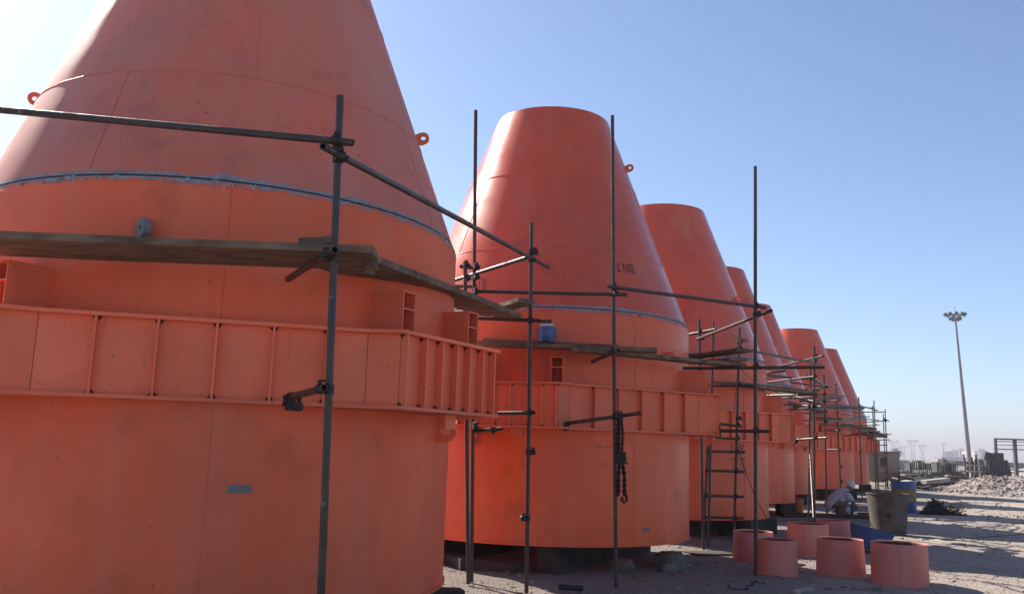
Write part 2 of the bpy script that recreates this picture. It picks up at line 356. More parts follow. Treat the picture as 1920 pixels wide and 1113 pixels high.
def primer_drips(seed):
    r = random.Random(seed); m = MB()
    for k in range(150):
        a = r.uniform(0, 2 * PI); z = ZS - r.uniform(0.016, 0.05); L = r.uniform(0.03, 0.16); n = 9; pts = []
        for i in range(n):
            t = i / (n - 1); aa = a + (t - 0.5) * L / RB; zz = z + 0.018 * math.sin(t * PI * r.uniform(1, 2.5)) * r.choice((-1, 1)); rr = rad(zz) + 0.004
            pts.append((rr * math.cos(aa), rr * math.sin(aa), zz))
        m.path(pts, r.uniform(0.002, 0.0045), 5)
    return m.mesh('primer_drips', M['primer_white'])
BANDS = [primer_band(11), primer_band(23)]; DRIPS = [primer_drips(3), primer_drips(4)]

# ring beam: an eight-sided girder, recessed on four sides, standing out at the four support blocks
A_, W_, DB, DR = 1.12, 0.71, 2.655, 2.29
def pol(ang, dist, tang):
    return Vector((math.cos(ang) * dist - math.sin(ang) * tang, math.sin(ang) * dist + math.cos(ang) * tang, 0))
def ring_outline(off=0.0):
    o = []
    for k in range(4):
        q = k * PI / 2
        o += [pol(q, DR - off, -A_ + 0), pol(q, DR - off, A_), pol(q + PI / 4, DB - off, -W_ + off * 0.6), pol(q + PI / 4, DB - off, W_ - off * 0.6)]
    return o
def flange(z, th):
    m = MB(); o = ring_outline(); pts = []
    for i in range(16):
        a, b = o[i], o[(i + 1) % 16]
        for k in range(6): pts.append(a.lerp(b, k / 6))
    n = len(pts); inn = [p.normalized() * (RB + 0.001) for p in pts]
    T = [p + Vector((0, 0, z + th / 2)) for p in pts]; B = [p + Vector((0, 0, z - th / 2)) for p in pts]
    TI = [p + Vector((0, 0, z + th / 2)) for p in inn]; BI = [p + Vector((0, 0, z - th / 2)) for p in inn]
    m.add(T + TI, [(i, (i + 1) % n, (i + 1) % n + n, i + n) for i in range(n)])
    m.add(B + BI, [(i, i + n, (i + 1) % n + n, (i + 1) % n) for i in range(n)])
    m.add(T + B, [(i, i + n, (i + 1) % n + n, (i + 1) % n) for i in range(n)])
    return m
RING = {}
TH = 0.026
RING['top_flange'] = flange(ZR2 - TH / 2, TH).mesh('top_flange', M['paint_ring'])
RING['bottom_flange'] = flange(ZR1 + TH / 2, TH).mesh('bottom_flange', M['paint_ring'])
WOFF = 0.075
webs = []; o_in = ring_outline(WOFF)
for i in range(16):
    a, b = o_in[i], o_in[(i + 1) % 16]; dirn = (b - a).normalized(); nrm = Vector((dirn.y, -dirn.x, 0)); z0, z1 = ZR1 + TH, ZR2 - TH
    m = MB(); e = 0.003
    a2, b2 = a + dirn * 0.002, b - dirn * 0.002
    m.prism([a2 + Vector((0, 0, z0)), b2 + Vector((0, 0, z0)), b2 + Vector((0, 0, z1)), a2 + Vector((0, 0, z1))], -nrm * 0.012)
    webs.append(m.mesh('web_plate', M['paint_ring']))
z0, z1 = ZR1 + TH + 0.001, ZR2 - TH - 0.001; hw = WOFF - 0.012; sn = 0.035
m = MB(); m.prism([Vector((0.001, -0.008, z0 + sn)), Vector((sn, -0.008, z0)), Vector((hw, -0.008, z0)), Vector((hw, -0.008, z1)), Vector((sn, -0.008, z1)), Vector((0.001, -0.008, z1 - sn))], Vector((0, 0.016, 0)))
STIFF = m.mesh('stiffener', M['paint_ring'])
stiffs = []
for i in range(16):
    k = i % 4
    a, b = o_in[i], o_in[(i + 1) % 16]; dirn = (b - a).normalized(); ang = math.atan2(-dirn.x, dirn.y)
    fr = {0: [0.165, 0.345, 0.52, 0.695, 0.865], 1: [], 2: [0.2, 0.37, 0.53, 0.68, 0.84, 0.985], 3: []}[k]
    if k == 2: fr = [0.012] + fr
    for f in fr: stiffs.append((a.lerp(b, f), ang))
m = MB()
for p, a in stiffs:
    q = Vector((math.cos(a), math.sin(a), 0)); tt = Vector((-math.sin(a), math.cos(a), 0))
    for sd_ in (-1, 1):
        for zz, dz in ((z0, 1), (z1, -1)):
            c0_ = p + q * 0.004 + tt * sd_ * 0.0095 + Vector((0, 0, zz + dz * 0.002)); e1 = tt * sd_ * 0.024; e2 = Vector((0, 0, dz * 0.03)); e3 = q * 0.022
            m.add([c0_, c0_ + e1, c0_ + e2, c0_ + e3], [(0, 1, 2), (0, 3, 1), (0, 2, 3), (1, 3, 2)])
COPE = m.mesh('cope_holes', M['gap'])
def bracket_mesh():
    """box support on the top flange, open face outwards, one shelf; x = outwards from the shell"""
    m = MB(); h = 0.345; w = 0.17; d0, d1 = -0.16, 0.30; t = 0.012; z = 0.001
    for s in (-1, 1): m.box(((d0 + d1) / 2, s * (w / 2 - t / 2), z + h / 2), (d1 - d0, t, h))
    m.box(((d0 + d1) / 2, 0, z + h - t / 2 + 0.0005), (d1 - d0 + 0.004, w - 2 * t - 0.001, t))
    m.box((d1 - 0.09, 0, z + h * 0.6), (0.18 - 0.003, w - 2 * t - 0.001, t))
    m.box((d0 + 0.1, 0, z + h / 2 - 0.01), (t, w - 2 * t - 0.001, h - 0.03))
    return m.mesh('support_box', M['paint_ring'])
BRACK = bracket_mesh()
def lug_mesh(L, w, hole, th=0.03):
    """flat lifting lug: x outwards, z up; rounded end with a drilled hole"""
    m = MB(); n = 20; r = w / 2; out = []; inn = []
    for i in range(n):
        a = 2 * PI * i / n; x, z = math.cos(a), math.sin(a)
        inn.append((L + hole * x, hole * z))
        if x >= 0: out.append((L + r * x, r * z))
        else: out.append((L + r * x * (L + 0.03) / r, r * z * (1 + 0.25 * -x)))
    for y, flip in ((-th / 2, False), (th / 2, True)):
        vs = [(x, y, z) for x, z in out] + [(x, y, z) for x, z in inn]
        m.add(vs, [((i, (i + 1) % n, (i + 1) % n + n, i + n) if not flip else (i, i + n, (i + 1) % n + n, (i + 1) % n)) for i in range(n)])
    m.add([(x, -th / 2, z) for x, z in out] + [(x, th / 2, z) for x, z in out], [(i, i + n, (i + 1) % n + n, (i + 1) % n) for i in range(n)], True)
    m.add([(x, -th / 2, z) for x, z in inn] + [(x, th / 2, z) for x, z in inn], [(i, (i + 1) % n, (i + 1) % n + n, i + n) for i in range(n)], True)
    return m.mesh('lifting_lug', M['paint_ring'])
LUG = lug_mesh(0.07, 0.12, 0.024); LUG_LOW = lug_mesh(0.07, 0.2, 0.045)
m = MB(); m.box((0, 0, -0.062), (0.09, 0.16, 0.118)); TAB = m.mesh('hanging_tab', M['paint_ring'])

def seam(m, a, z0, z1, w=0.004):
    n = max(2, int((z1 - z0) / 0.12)); m.path([((rad(z) + 0.001) * math.cos(a), (rad(z) + 0.001) * math.sin(a), z) for z in [z0 + (z1 - z0) * i / n for i in range(n + 1)]], w, 6)
def hoop(m, z, w=0.005):
    m.path([((rad(z) + 0.001) * math.cos(2 * PI * i / 120), (rad(z) + 0.001) * math.sin(2 * PI * i / 120), z + 0.002 * math.sin(i * 1.7)) for i in range(121)], w, 6)

def surf(a, z, off=0.003): return Vector(((rad(z) + off) * math.cos(a), (rad(z) + off) * math.sin(a), z))
def text_mesh(body, height, a0, z0, name, mat, width=None, upside=True, off=0.003):
    cu = bpy.data.curves.new('t', 'FONT'); cu.body = body; cu.size = 1; cu.align_x = 'CENTER'; cu.align_y = 'CENTER'; cu.resolution_u = 3
    o = bpy.data.objects.new('t', cu); COL.objects.link(o); dg = bpy.context.evaluated_depsgraph_get(); me = bpy.data.meshes.new_from_object(o.evaluated_get(dg))
    bpy.data.objects.remove(o); xs = [v.co.x for v in me.vertices]; ys = [v.co.y for v in me.vertices]
    cx, cy = (min(xs) + max(xs)) / 2, (min(ys) + max(ys)) / 2; ky = height / (max(ys) - min(ys)); kx = width / (max(xs) - min(xs)) if width else ky
    s = -1 if upside else 1
    bm = bmesh.new(); bm.from_mesh(me); bmesh.ops.subdivide_edges(bm, edges=[e for e in bm.edges if e.calc_length() > 0.4], cuts=2); bm.to_mesh(me); bm.free()
    for v in me.vertices:
        x, y = (v.co.x - cx) * kx * s, (v.co.y - cy) * ky * s; z = z0 + y * (math.cos(SL) if z0 > ZK else 1); v.co = surf(a0 + x / rad(z0), z, off)
    me.name = name; me.materials.append(mat); return me
def bars_mesh(name, a0, z0, w, rows, mat, seed, frame=None):
    """small flat print that cannot be read: rows of short strokes"""
    r = random.Random(seed); m = MB()
    for z, h in rows:
        x = -w / 2
        while x < w / 2:
            ww = r.uniform(0.006, 0.014)
            if r.random() < 0.78:
                hh = h * r.uniform(0.6, 1); m.add([surf(a0 + xx / RB, zz) for xx, zz in ((x, z - hh / 2), (x + ww, z - hh / 2), (x + ww, z + hh / 2), (x, z + hh / 2))], [(0, 1, 2, 3)])
            x += ww + r.uniform(0.004, 0.01)
    return m.mesh(name, mat)
def frame_mesh(a0, z0, w, h, t, mat):
    m = MB(); n = 6
    def strip(x0, x1, y0, y1):
        for i in range(n):
            xa, xb = x0 + (x1 - x0) * i / n, x0 + (x1 - x0) * (i + 1) / n
            m.add([surf(a0 + x / RB, z0 + y) for x, y in ((xa, y0), (xb, y0), (xb, y1), (xa, y1))], [(0, 1, 2, 3)])
    strip(-w / 2, w / 2, h / 2 - t, h / 2); strip(-w / 2, w / 2, -h / 2, -h / 2 + t); strip(-w / 2, -w / 2 + t, -h / 2 + t, h / 2 - t); strip(w / 2 - t, w / 2, -h / 2 + t, h / 2 - t)
    return m.mesh('stencil_frame', mat)
def plate_mesh(a0, z0, w, h):
    m = MB(); n = 5; t = 0.006
    for off0, off1 in ((0.001, t),):
        f = [surf(a0 + (-w / 2 + w * i / n) / RB, z0 + s * h / 2, off1) for s in (-1, 1) for i in range(n + 1)]; b = [surf(a0 + (-w / 2 + w * i / n) / RB, z0 + s * h / 2, off0) for s in (-1, 1) for i in range(n + 1)]
        k = n + 1; m.add(f, [(i, i + 1, i + 1 + k, i + k) for i in range(n)])
        m.add(f + b, [(i, i + 2 * k, i + 1 + 2 * k, i + 1) for i in range(n)] + [(i + k, i + 1 + k, i + 1 + 3 * k, i + 3 * k) for i in range(n)] + [(0, k, 3 * k, 2 * k), (n, n + 2 * k, n + 3 * k, n + k)])
    return m.mesh('name_plate', M['plate'])

PHI = [-74.2, -58.7, -55.5, -60.0, -38.0, -57.0, -52.0]
LAB = ['huge dusty orange steel hopper filling the left foreground, cone cut off by the frame top',
       'orange hopper with a glossy cone marked BIN 7 upside down, second from the left',
       'orange hopper with the framed BIN 4 stencil behind the tube ladder, third from the left',
       'orange hopper just behind the one marked BIN 4, fourth in the row',
       'orange hopper mostly hidden in mid row, fifth from the left',
       'orange hopper whose wide rim shows past the fifth, directly behind the crouching person',
       'farthest orange hopper at the right end of the row']
def lug(root, ang, z, mesh=LUG, mat=None):
    r = rad(z); o = link('lifting_lug', mesh, root, (r * math.cos(ang) * 0.998, r * math.sin(ang) * 0.998, z), rot=(0, -SL if z > ZK else 0, ang)); return o
for i, (bx, by) in enumerate(BINS):
    root = empty('steel_hopper', (bx, by, 0), LAB[i], 'hopper', 'row of upturned orange steel hoppers')
    BM = BM_DULL if i == 0 else BM_GLOSS
    parts = {}
    for k in ('lower_shell', 'upper_shell', 'cone'): parts[k] = link(k, BM[k], root)
    link('weld_groove', BM['weld_groove'], root); pb = link('primer_band', BANDS[i % 2], root, rz=i * 1.3 + (0.4 if i else 0)); tag(pb, 'ragged grey primer brushed along the weld seam')
    tag(link('primer_drips', DRIPS[i % 2], root, rz=i * 0.9), kind='stuff')
    phi = R_(PHI[i])
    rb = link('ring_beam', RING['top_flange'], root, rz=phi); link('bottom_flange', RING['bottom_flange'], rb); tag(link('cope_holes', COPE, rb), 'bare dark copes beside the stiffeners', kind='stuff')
    for w in webs: link('web_plate', w, rb)
    for p, a in stiffs: link('stiffener', STIFF, rb, p, rz=a)
    for k in range(4):
        for t in ((-0.40, 0.68) if (i, k) == (0, 0) else (-0.45, 0.42) if (i, k) == (0, 3) else (-0.45, 0.60)):
            q = phi + PI / 4 + k * PI / 2; p = pol(q, math.sqrt(RB * RB - t * t) + 0.0, t); link('support_box', BRACK, root, (p.x, p.y, ZR2), rz=q)
        q = phi + R_((61, 121, 241, -59)[k]); link('lifting_lug', LUG_LOW, root, (RB * math.cos(q), RB * math.sin(q), 1.72), rz=q)
        p = pol(phi + PI / 4 + k * PI / 2, 2.5, 0.12); link('hanging_tab', TAB, root, (p.x, p.y, ZR1), rz=phi + PI / 4 + k * PI / 2)
    # weld beads
    za, zb = (4.45, 5.65) if i == 0 else (4.39, 5.63)
    cm = M['paint_dull_cone' if i == 0 else 'paint_cone']
    for zz in (za, zb): m = MB(); hoop(m, zz); link('weld_bead', m.mesh('weld_bead', cm), parts['cone'])
    base = [-101, -69, -72.5][0]
    if i == 0: S = [(-101, ZS + 0.06, za), (-69, za, zb), (-150, za, zb), (-20, ZS + 0.06, za)]
    else: S = [(-104.5, zb, ZT - 0.01), (-88.3 + i, ZS + 0.06, za), (-140, za, zb), (-30 + 7 * i, za, zb)]
    for a, q0, q1 in S: m = MB(); seam(m, R_(a), q0, q1); link('weld_bead', m.mesh('weld_bead', cm), parts['cone'])
    sa = R_(-72.6 if i == 0 else -59.4 + 6 * (i - 1)); lm = M['paint_dull' if i == 0 else 'paint']
    for da in (0, 1.9, -1.8):
        m = MB(); seam(m, sa + da, ZR2, ZK); link('weld_bead', m.mesh('weld_bead', lm), parts['upper_shell'])
        m = MB(); seam(m, sa + da, Z0 + 0.04, ZR1, 0.0035); link('weld_bead', m.mesh('weld_bead', lm), parts['lower_shell'])
    # lugs on the shell and cone
    if i == 0:
        L = link('lifting_lug', lug_mesh(0.04, 0.15, 0.018, 0.05), root, ((RB + 0.06) * math.cos(R_(-87.5)), (RB + 0.06) * math.sin(R_(-87.5)), 3.02), rot=(0, -PI / 2, R_(-87.5) + 0.75)); L.data.materials[0] = M['plate']; tag(L, 'grey primed lifting lug on the upper shell')
        lug(root, R_(3), 4.60); lug(root, R_(-157), 4.58); lug(root, R_(92), 4.60)
        link('name_plate', plate_mesh(R_(-66.8), 1.248, 0.17, 0.055), parts['lower_shell'])
        link('stencil_frame', frame_mesh(R_(5.5), 1.715, 0.35, 0.125, 0.012, M['ink']), root)
        tag(link('stencil_print', bars_mesh('stencil_print', R_(5.5), 0, 0.36, [(1.55, 0.06), (1.46, 0.045), (1.38, 0.045), (1.28, 0.05)], M['ink_faint'], 5), root), kind='stuff')
        g = []
    elif i == 1:
        lug(root, R_(-12), 6.06); lug(root, R_(-42), 2.93); lug(root, R_(110), 6.06)
        link('name_plate', plate_mesh(R_(-53.5), 0.562, 0.115, 0.042), parts['lower_shell'])
        link('stencil_lettering', text_mesh('BIN 7', 0.155, R_(-58.3), 4.16, 'stencil_lettering', M['ink'], 0.31), root)
        tag(link('stencil_print', bars_mesh('stencil_print', R_(-71.5), 0, 0.30, [(1.638, 0.012)], M['ink'], 9), root), kind='stuff')
    elif i == 2:
        lug(root, R_(-37), 4.75); lug(root, R_(140), 4.75)
        link('stencil_frame', frame_mesh(R_(-58.5), 1.714, 0.35, 0.125, 0.012, M['ink']), root)
        link('stencil_lettering', text_mesh('BIN 4', 0.075, R_(-58.5), 1.714, 'stencil_lettering', M['ink'], 0.27), root)
        link('stencil_lettering', text_mesh('BIN 4', 0.10, R_(-45.4), 3.875, 'stencil_lettering', M['ink_faint'], 0.30), root)
        tag(link('stencil_print', bars_mesh('stencil_print', R_(-57.5), 0, 0.36, [(1.50, 0.06), (1.41, 0.04), (1.33, 0.035), (1.245, 0.05)], M['ink_faint'], 21), root), kind='stuff')
    else:
        lug(root, R_(-40 + 9 * i), 4.7); lug(root, R_(-64), 2.93); lug(root, R_(150), 4.7)
        link('stencil_frame', frame_mesh(R_(-20 - 4 * i), 1.714, 0.35, 0.125, 0.012, M['ink_faint']), root)

# ------------------------------------------------------------------ timber and blocks the hoppers stand on
def sleeper(p, L, w, h, rz, label, mat='wood_dark', cat='timber', name='timber_sleeper', group='blocking under the hoppers', z=None, seed=0):
    r = random.Random(seed + int(p[0] * 97)); m = MB(); rot = Matrix.Rotation(rz, 3, 'Z'); n = 5; vs = []
    zz = gh(p[0], p[1]) - 0.015 if z is None else z
    for i in range(n + 1):
        x = -L / 2 + L * i / n
        for y, zc in ((-w / 2, 0), (w / 2, 0), (w / 2, h), (-w / 2, h)):
            vs.append(rot @ Vector((x + r.uniform(-.01, .01), y + r.uniform(-.008, .008), zc + r.uniform(-.006, .006))) + Vector((p[0], p[1], zz)))
    fs = [(0, 1, 2, 3), tuple(4 * n + k for k in (3, 2, 1, 0))]
    for i in range(n):
        for k in range(4): fs.append((4 * i + k, 4 * (i + 1) + k, 4 * (i + 1) + (k + 1) % 4, 4 * i + (k + 1) % 4))
    m.add(vs, fs); o = m.build(name, M[mat], org=(p[0], p[1], zz)); return tag(o, label, cat, group)
def crib(i, ang, L, h, label, mat, rz=0.0, rr=2.12, cat='timber', name='timber_sleeper', w=0.22):
    bx, by = BINS[i]; a = R_(ang); z = gh(bx + rr * math.cos(a), by + rr * math.sin(a)) - 0.02
    return sleeper((bx + rr * math.cos(a), by + rr * math.sin(a)), L, w, Z0 - z - 0.002 if h is None else h, a + rz, label, mat, cat, name, z=z)
crib(0, -8, 0.6, None, 'dark timber block under the right edge of the foreground hopper', 'wood_dark', 0.4)
crib(0, -60, 0.9, None, 'sleeper under the foreground hopper, nearest the camera', 'wood_dark', 0.1)
crib(0, 120, 0.8, None, 'sleeper under the far side of the foreground hopper', 'wood_dark', 0.1)
crib(1, -150, 1.0, None, 'thick sleeper under the left side of the BIN 7 hopper', 'wood_dark', 0.9)
crib(1, -128, 0.8, 0.16, 'low sleeper lying left of the dark gap under the BIN 7 hopper', 'wood_dark', 1.1, 2.0)
crib(1, -112, 0.75, 0.15, 'sleeper end sticking out under the BIN 7 hopper, behind the tall tube', 'wood_dark', 1.5, 2.05)
def boulder(i, ang, rr, s, label, seed):
    bx, by = BINS[i]; a = R_(ang); c = Vector((bx + rr * math.cos(a), by + rr * math.sin(a), 0)); c.z = gh(c.x, c.y) + s * 0.4; m = MB(); bm = bmesh.new(); bmesh.ops.create_icosphere(bm, subdivisions=2, radius=s)
    for v in bm.verts: v.co *= 1 + 0.35 * noise.noise(v.co * 4 / s * 0.25 + Vector((seed, 0, 0))); v.co.z = max(-s * .5, min(s * .62, v.co.z)); v.co.x *= 1.2
    m.add([c + v.co for v in bm.verts], [tuple(v.index for v in f.verts) for f in bm.faces]); bm.free(); tag(m.build('concrete_lump', M['concrete'], org=c), label, 'block', 'blocking under the hoppers')
boulder(1, -55, 1.75, 0.15, 'grey concrete lump set back under the BIN 7 hopper', 2)
boulder(1, -30, 2.02, 0.20, 'rounded concrete lump under the right edge of the BIN 7 hopper', 5)
boulder(1, -40, 2.15, 0.10, 'small broken stone beside the rounded concrete lump', 9)
crib(1, 60, 0.8, None, 'sleeper under the far side of the second hopper', 'wood_dark', 0.3)
crib(2, -50, 0.7, None, 'sleeper under the front of the BIN 4 hopper', 'wood_dark', 0.2, 1.9)
crib(2, -14, 0.9, None, 'timber under the right edge of the BIN 4 hopper', 'wood_dark', 0.9, 2.0)
crib(2, 130, 0.8, None, 'sleeper under the far side of the third hopper', 'wood_dark', 0.2)
crib(3, -70, 0.5, None, 'timber block under the left front of the fourth hopper', 'wood_dark', 0.3, 2.0)
crib(3, -30, 0.5, None, 'timber block under the right front of the fourth hopper, beside the orange bucket', 'wood_dark', 0.8, 2.0)
crib(3, 110, 0.8, None, 'sleeper under the far side of the fourth hopper', 'wood_dark', 0.8, 2.0)
for i in range(7):
    bx, by = BINS[i]; nm = ('foreground', 'BIN 7', 'third', 'fourth', 'fifth', 'sixth', 'last')[i]
    for k, (dx, w2) in enumerate(((-0.95, 0.24), (0.75, 0.24))):
        a = R_(60); c = Vector((bx, by, 0)) + Vector((-math.sin(a), math.cos(a), 0)) * dx; zz = gh(c.x, c.y) - 0.04
        sleeper((c.x, c.y), 3.5, w2, Z0 - zz - 0.003, a, 'long dark bearer timber under the %s hopper, %s one of two' % (nm, ('farther', 'nearer')[1 - k] if False else ('left', 'right')[1 - k]), 'wood_dark', z=zz, seed=i * 3 + k)
for i in (4, 5, 6):
    nm = {4: 'fifth', 5: 'sixth', 6: 'last'}[i]
    crib(i, -75, 0.5, None, 'sleeper under the left front of the %s hopper' % nm, 'wood_dark', 0.4, 2.0)
    crib(i, -20, 0.5, None, 'sleeper under the right front of the %s hopper' % nm, 'wood_dark', 0.4, 2.0)
    crib(i, 110, 0.5, None, 'sleeper under the far side of the %s hopper' % nm, 'wood_dark', 0.4, 2.0)

# ------------------------------------------------------------------ scaffolding
TR = 0.0242
def to_ground(p, q):
    p, q = Vector(p), Vector(q); d = q - p; t = (-0.02 - p.z) / d.z; return p + d * t
def coupler_mesh():
    m = MB(); 
    m.tube((0, 0, -0.03), (0, 0, 0.03), TR + 0.009, 14); m.tube((-0.03, 0.052, 0), (0.03, 0.052, 0), TR + 0.009, 14)
    m.box((0, 0.026, 0), (0.045, 0.03, 0.045))
    m.tube((-0.045, -0.01, 0), (-0.045, 0.05, 0), 0.008, 6); m.box((-0.038, 0.0, 0), (0.022, 0.022, 0.034)); m.box((-0.045, 0.052, 0), (0.022, 0.016, 0.022))
    m.tube((0, 0.062, 0.05), (0, 0.0, 0.05), 0.008, 6); m.box((0, 0.06, 0.042), (0.034, 0.022, 0.022)); m.box((0, -0.005, 0.05), (0.022, 0.016, 0.022))
    return m.mesh('coupler', M['coupler'])
COUP = coupler_mesh()
class Scaf:
    def __init__(self, loc, label):
        self.root = empty('tube_scaffold', loc, label, 'scaffold', 'tube scaffolds round the hoppers')
    def tube(self, name, p, q, r=TR):
        p, q = Vector(p), Vector(q); m = MB(); m.tube(p, q, r, 14, hollow=0.005); o = m.build(name, M['tube'], self.root); return p, q
    def post(self, u0, v0, u1, v1, Y, ground=True):
        p, q = P(u0, v0, Y), P(u1, v1, Y); q = to_ground(p, q) if ground else q; self.tube('standard', p, q)
        return (p, q)
    def coup(self, at, axis=(0, 0, 1), out=(0, -1, 0)):
        z = Vector(axis).normalized(); y = Vector(out); y = (y - z * y.dot(z)).normalized(); x = y.cross(z)
        o = link('coupler', COUP, self.root); mt = Matrix((x, y, z)).transposed().to_4x4(); mt.translation = Vector(at) - ORG[self.root.name]; o.matrix_local = mt
    def seg(self, name, a, b, e0=0.0, e1=0.0):
        d = (b - a).normalized(); return self.tube(name, a - d * e0, b + d * e1)
def on(post, z):
    p, q = post; t = (z - p.z) / (q.z - p.z); return p + (q - p) * t
OFFS = Vector((0, -0.052, 0))
def board(a, b, w, th, label, side=None, mat='wood', name='scaffold_board', cat='plank', group='scaffold boards', seed=1):
    """timber board whose near top edge runs from a to b, extending horizontally by vector side"""
    a, b = Vector(a), Vector(b); d = b - a; s = Vector((d.y, -d.x, 0)).normalized() if side is None else Vector(side).normalized()
    pp = Vector((d.y, -d.x, 0)).normalized(); s = (pp if pp.dot(s) > 0 else -pp) * w; up = Vector((0, 0, th)); r = random.Random(seed); m = MB(); n = 8; vs = []
    ph = r.uniform(0, 9)
    for i in range(n + 1):
        t = i / n; c = a + d * t + Vector((0, 0, 0.004 * math.sin(t * PI * 1.3 + ph))); j = lambda: Vector((r.uniform(-.004, .004), r.uniform(-.004, .004), r.uniform(-.0025, .0025)))
        vs += [c + j(), c + s + j(), c + s - up + j(), c - up + j()]
    fs = [(0, 1, 2, 3), tuple(4 * n + k for k in (3, 2, 1, 0))]
    for i in range(n):
        for k in range(4): fs.append((4 * i + k, 4 * (i + 1) + k, 4 * (i + 1) + (k + 1) % 4, 4 * i + (k + 1) % 4))
    m.add(vs, fs); bm = bmesh.new(); me = m.mesh(name, M[mat], a); bm.from_mesh(me); bmesh.ops.recalc_face_normals(bm, faces=bm.faces); bm.to_mesh(me); bm.free()
    o = bpy.data.objects.new(name, me); COL.objects.link(o); o.location = a; return tag(o, label, cat, group)

# --- foreground hopper
s1 = Scaf((-1.1, 5.5, 0), 'tube scaffold across the foreground hopper with the thickest post')
pA = s1.post(638, 180, 602, 1113, 5.5); pB = s1.post(997, 418, 987, 1113, 10.4)
pL = s1.post(-420, 150, -440, 1113, 6.2)
a = on(pA, P(638, 270, 5.5).z) + OFFS; b = P(0, 206, 5.75); s1.seg('ledger', a, b, 0.11, 1.9); s1.coup(on(pA, P(638, 268, 5.5).z))
a2 = on(pA, P(634, 293, 5.5).z) + OFFS * 1.1; b2 = P(997, 484, 10.33); s1.seg('ledger', a2, b2, 0.18, 0.85); s1.coup(on(pA, P(634, 297, 5.5).z), out=(0.5, -1, 0)); s1.coup(on(pB, b2.z), out=(0, -1, 0)); s1.coup(on(pB, b2.z + 0.09), out=(1, -0.3, 0))
a = P(628, 468, 5.38); b = P(540, 523, 6.35); s1.tube('putlog', a, b); s1.coup(on(pA, a.z - 0.02), out=(-1, -.2, 0))
a = P(608, 727, 5.4); b = P(545, 744, 5.98); s1.tube('putlog', a, b); s1.coup(on(pA, a.z), out=(-1, -0.2, 0)); s1.coup(b, axis=(b - a), out=(0, 0, -1)); s1.coup(b + Vector((0, 0, -0.06)), axis=(0, 0, 1), out=(1, 0, 0))
s1.tube('putlog', P(848, 594, 10.75), P(1033, 602, 10.28)); s1.coup(on(pB, P(995, 601, 10.4).z), out=(0, -1, 0))
s1.tube('ledger', P(935, 774, 10.6), P(1002, 773, 10.34)); s1.coup(on(pB, P(990, 773, 10.4).z), out=(0, -1, 0))
s1.coup(on(pB, P(990, 847, 10.4).z), out=(1, -0.2, 0)); s1.coup(on(pB, P(990, 971, 10.4).z), out=(-1, -0.2, 0))
zb = P(400, 447, 5.9).z
def lvl(u, v, z):
    a = (u - 960) / FPX; b = (556.5 - v) / FPX; D = _F + _RT * a + _UP * b; t = (z - EYE) / D.z; return Vector((0, 0, EYE)) + D * t
eL, eR = P(-260, 422, 5.52), P(700, 460, 5.60)
board(eL, eR, 0.29, 0.048, 'long weathered board, front one of the pair across the foreground hopper', (0, 1, 0), seed=2)
dv = Vector((0, 0.30, -0.004)); board(eL + dv + Vector((0, 0.01, 0)), eR + dv + Vector((-0.05, 0.01, 0)), 0.29, 0.046, 'rear board of the pair across the foreground hopper', (0, 1, 0), seed=3)
board(P(560, 447, 5.75), P(626, 440, 5.78), 0.25, 0.045, 'short board stub lying on the boards just left of the thickest post', (0, 1, 0), seed=4)
c0, c1 = P(655, 458, 5.66), P(978, 588, 10.3); sdv = Vector((-1, 0.8, 0))
board(c0, c1, 0.27, 0.05, 'weathered board running from the thickest post back toward the BIN 7 hopper', sdv, seed=5)
board(c0 + Vector((-0.24, 0.24, -0.006)), c1 + Vector((-0.24, -0.2, -0.006)), 0.25, 0.046, 'inner board beside the one running back from the thickest post', sdv, seed=6)
board(P(918, 586, 11.0), P(1003, 562, 10.2), 0.24, 0.05, 'short board end sticking up over the inclined board near the blue canister', (-1, 0.3, 0), seed=7)
m = MB(); q = P(692, 498, 5.9); m.box(q, (0.07, 0.09, 0.13), Matrix.Rotation(0.3, 3, 'Z')); m.box(q + Vector((0.0, -0.05, 0.07)), (0.05, 0.02, 0.06), Matrix.Rotation(0.3, 3, 'Z'))
tag(m.build('wood_wedge', M['wood'], org=q), 'small wood wedge jammed between boards right of the thickest post', 'wedge')

# --- between the foreground hopper and BIN 7
s2 = Scaf((-0.4, 11.0, 0), 'slim scaffold posts in the gap left of the BIN 7 hopper')
pC1 = s2.post(892, 207, 884, 1088, 11.1); pC2 = s2.post(872, 490, 878, 1091, 10.95)
s2.tube('putlog', P(838, 530, 11.7), P(987, 483, 10.55)); s2.tube('putlog', P(862, 499, 11.0), P(899, 503, 11.05)); s2.tube('putlog', P(845, 536, 11.3), P(893, 537, 11.15))
for u, v in ((872, 497), (891, 501)): s2.coup(P(u, v, 11.0), out=(0.3, -1, 0))
for u, v in ((873, 523), (890, 520), (889, 548), (887, 800)): s2.coup(P(u, v, 11.02), out=(0.5, -1, 0))
s2.tube('ledger', P(893, 546, 11.15), P(1176, 552, 11.0)); s2.tube('putlog', P(886, 808, 11.05), P(942, 803, 10.9)); s2.coup(P(925, 805, 10.95), axis=(1, 0, 0), out=(0, -1, 0))
for k in range(4): m_ = P(900 + 4 * k, 520, 10.92); s2.tube('clip_wire', m_, m_ + Vector((rnd.uniform(-.01, .02), 0, -0.16 - 0.05 * rnd.random())), 0.004)

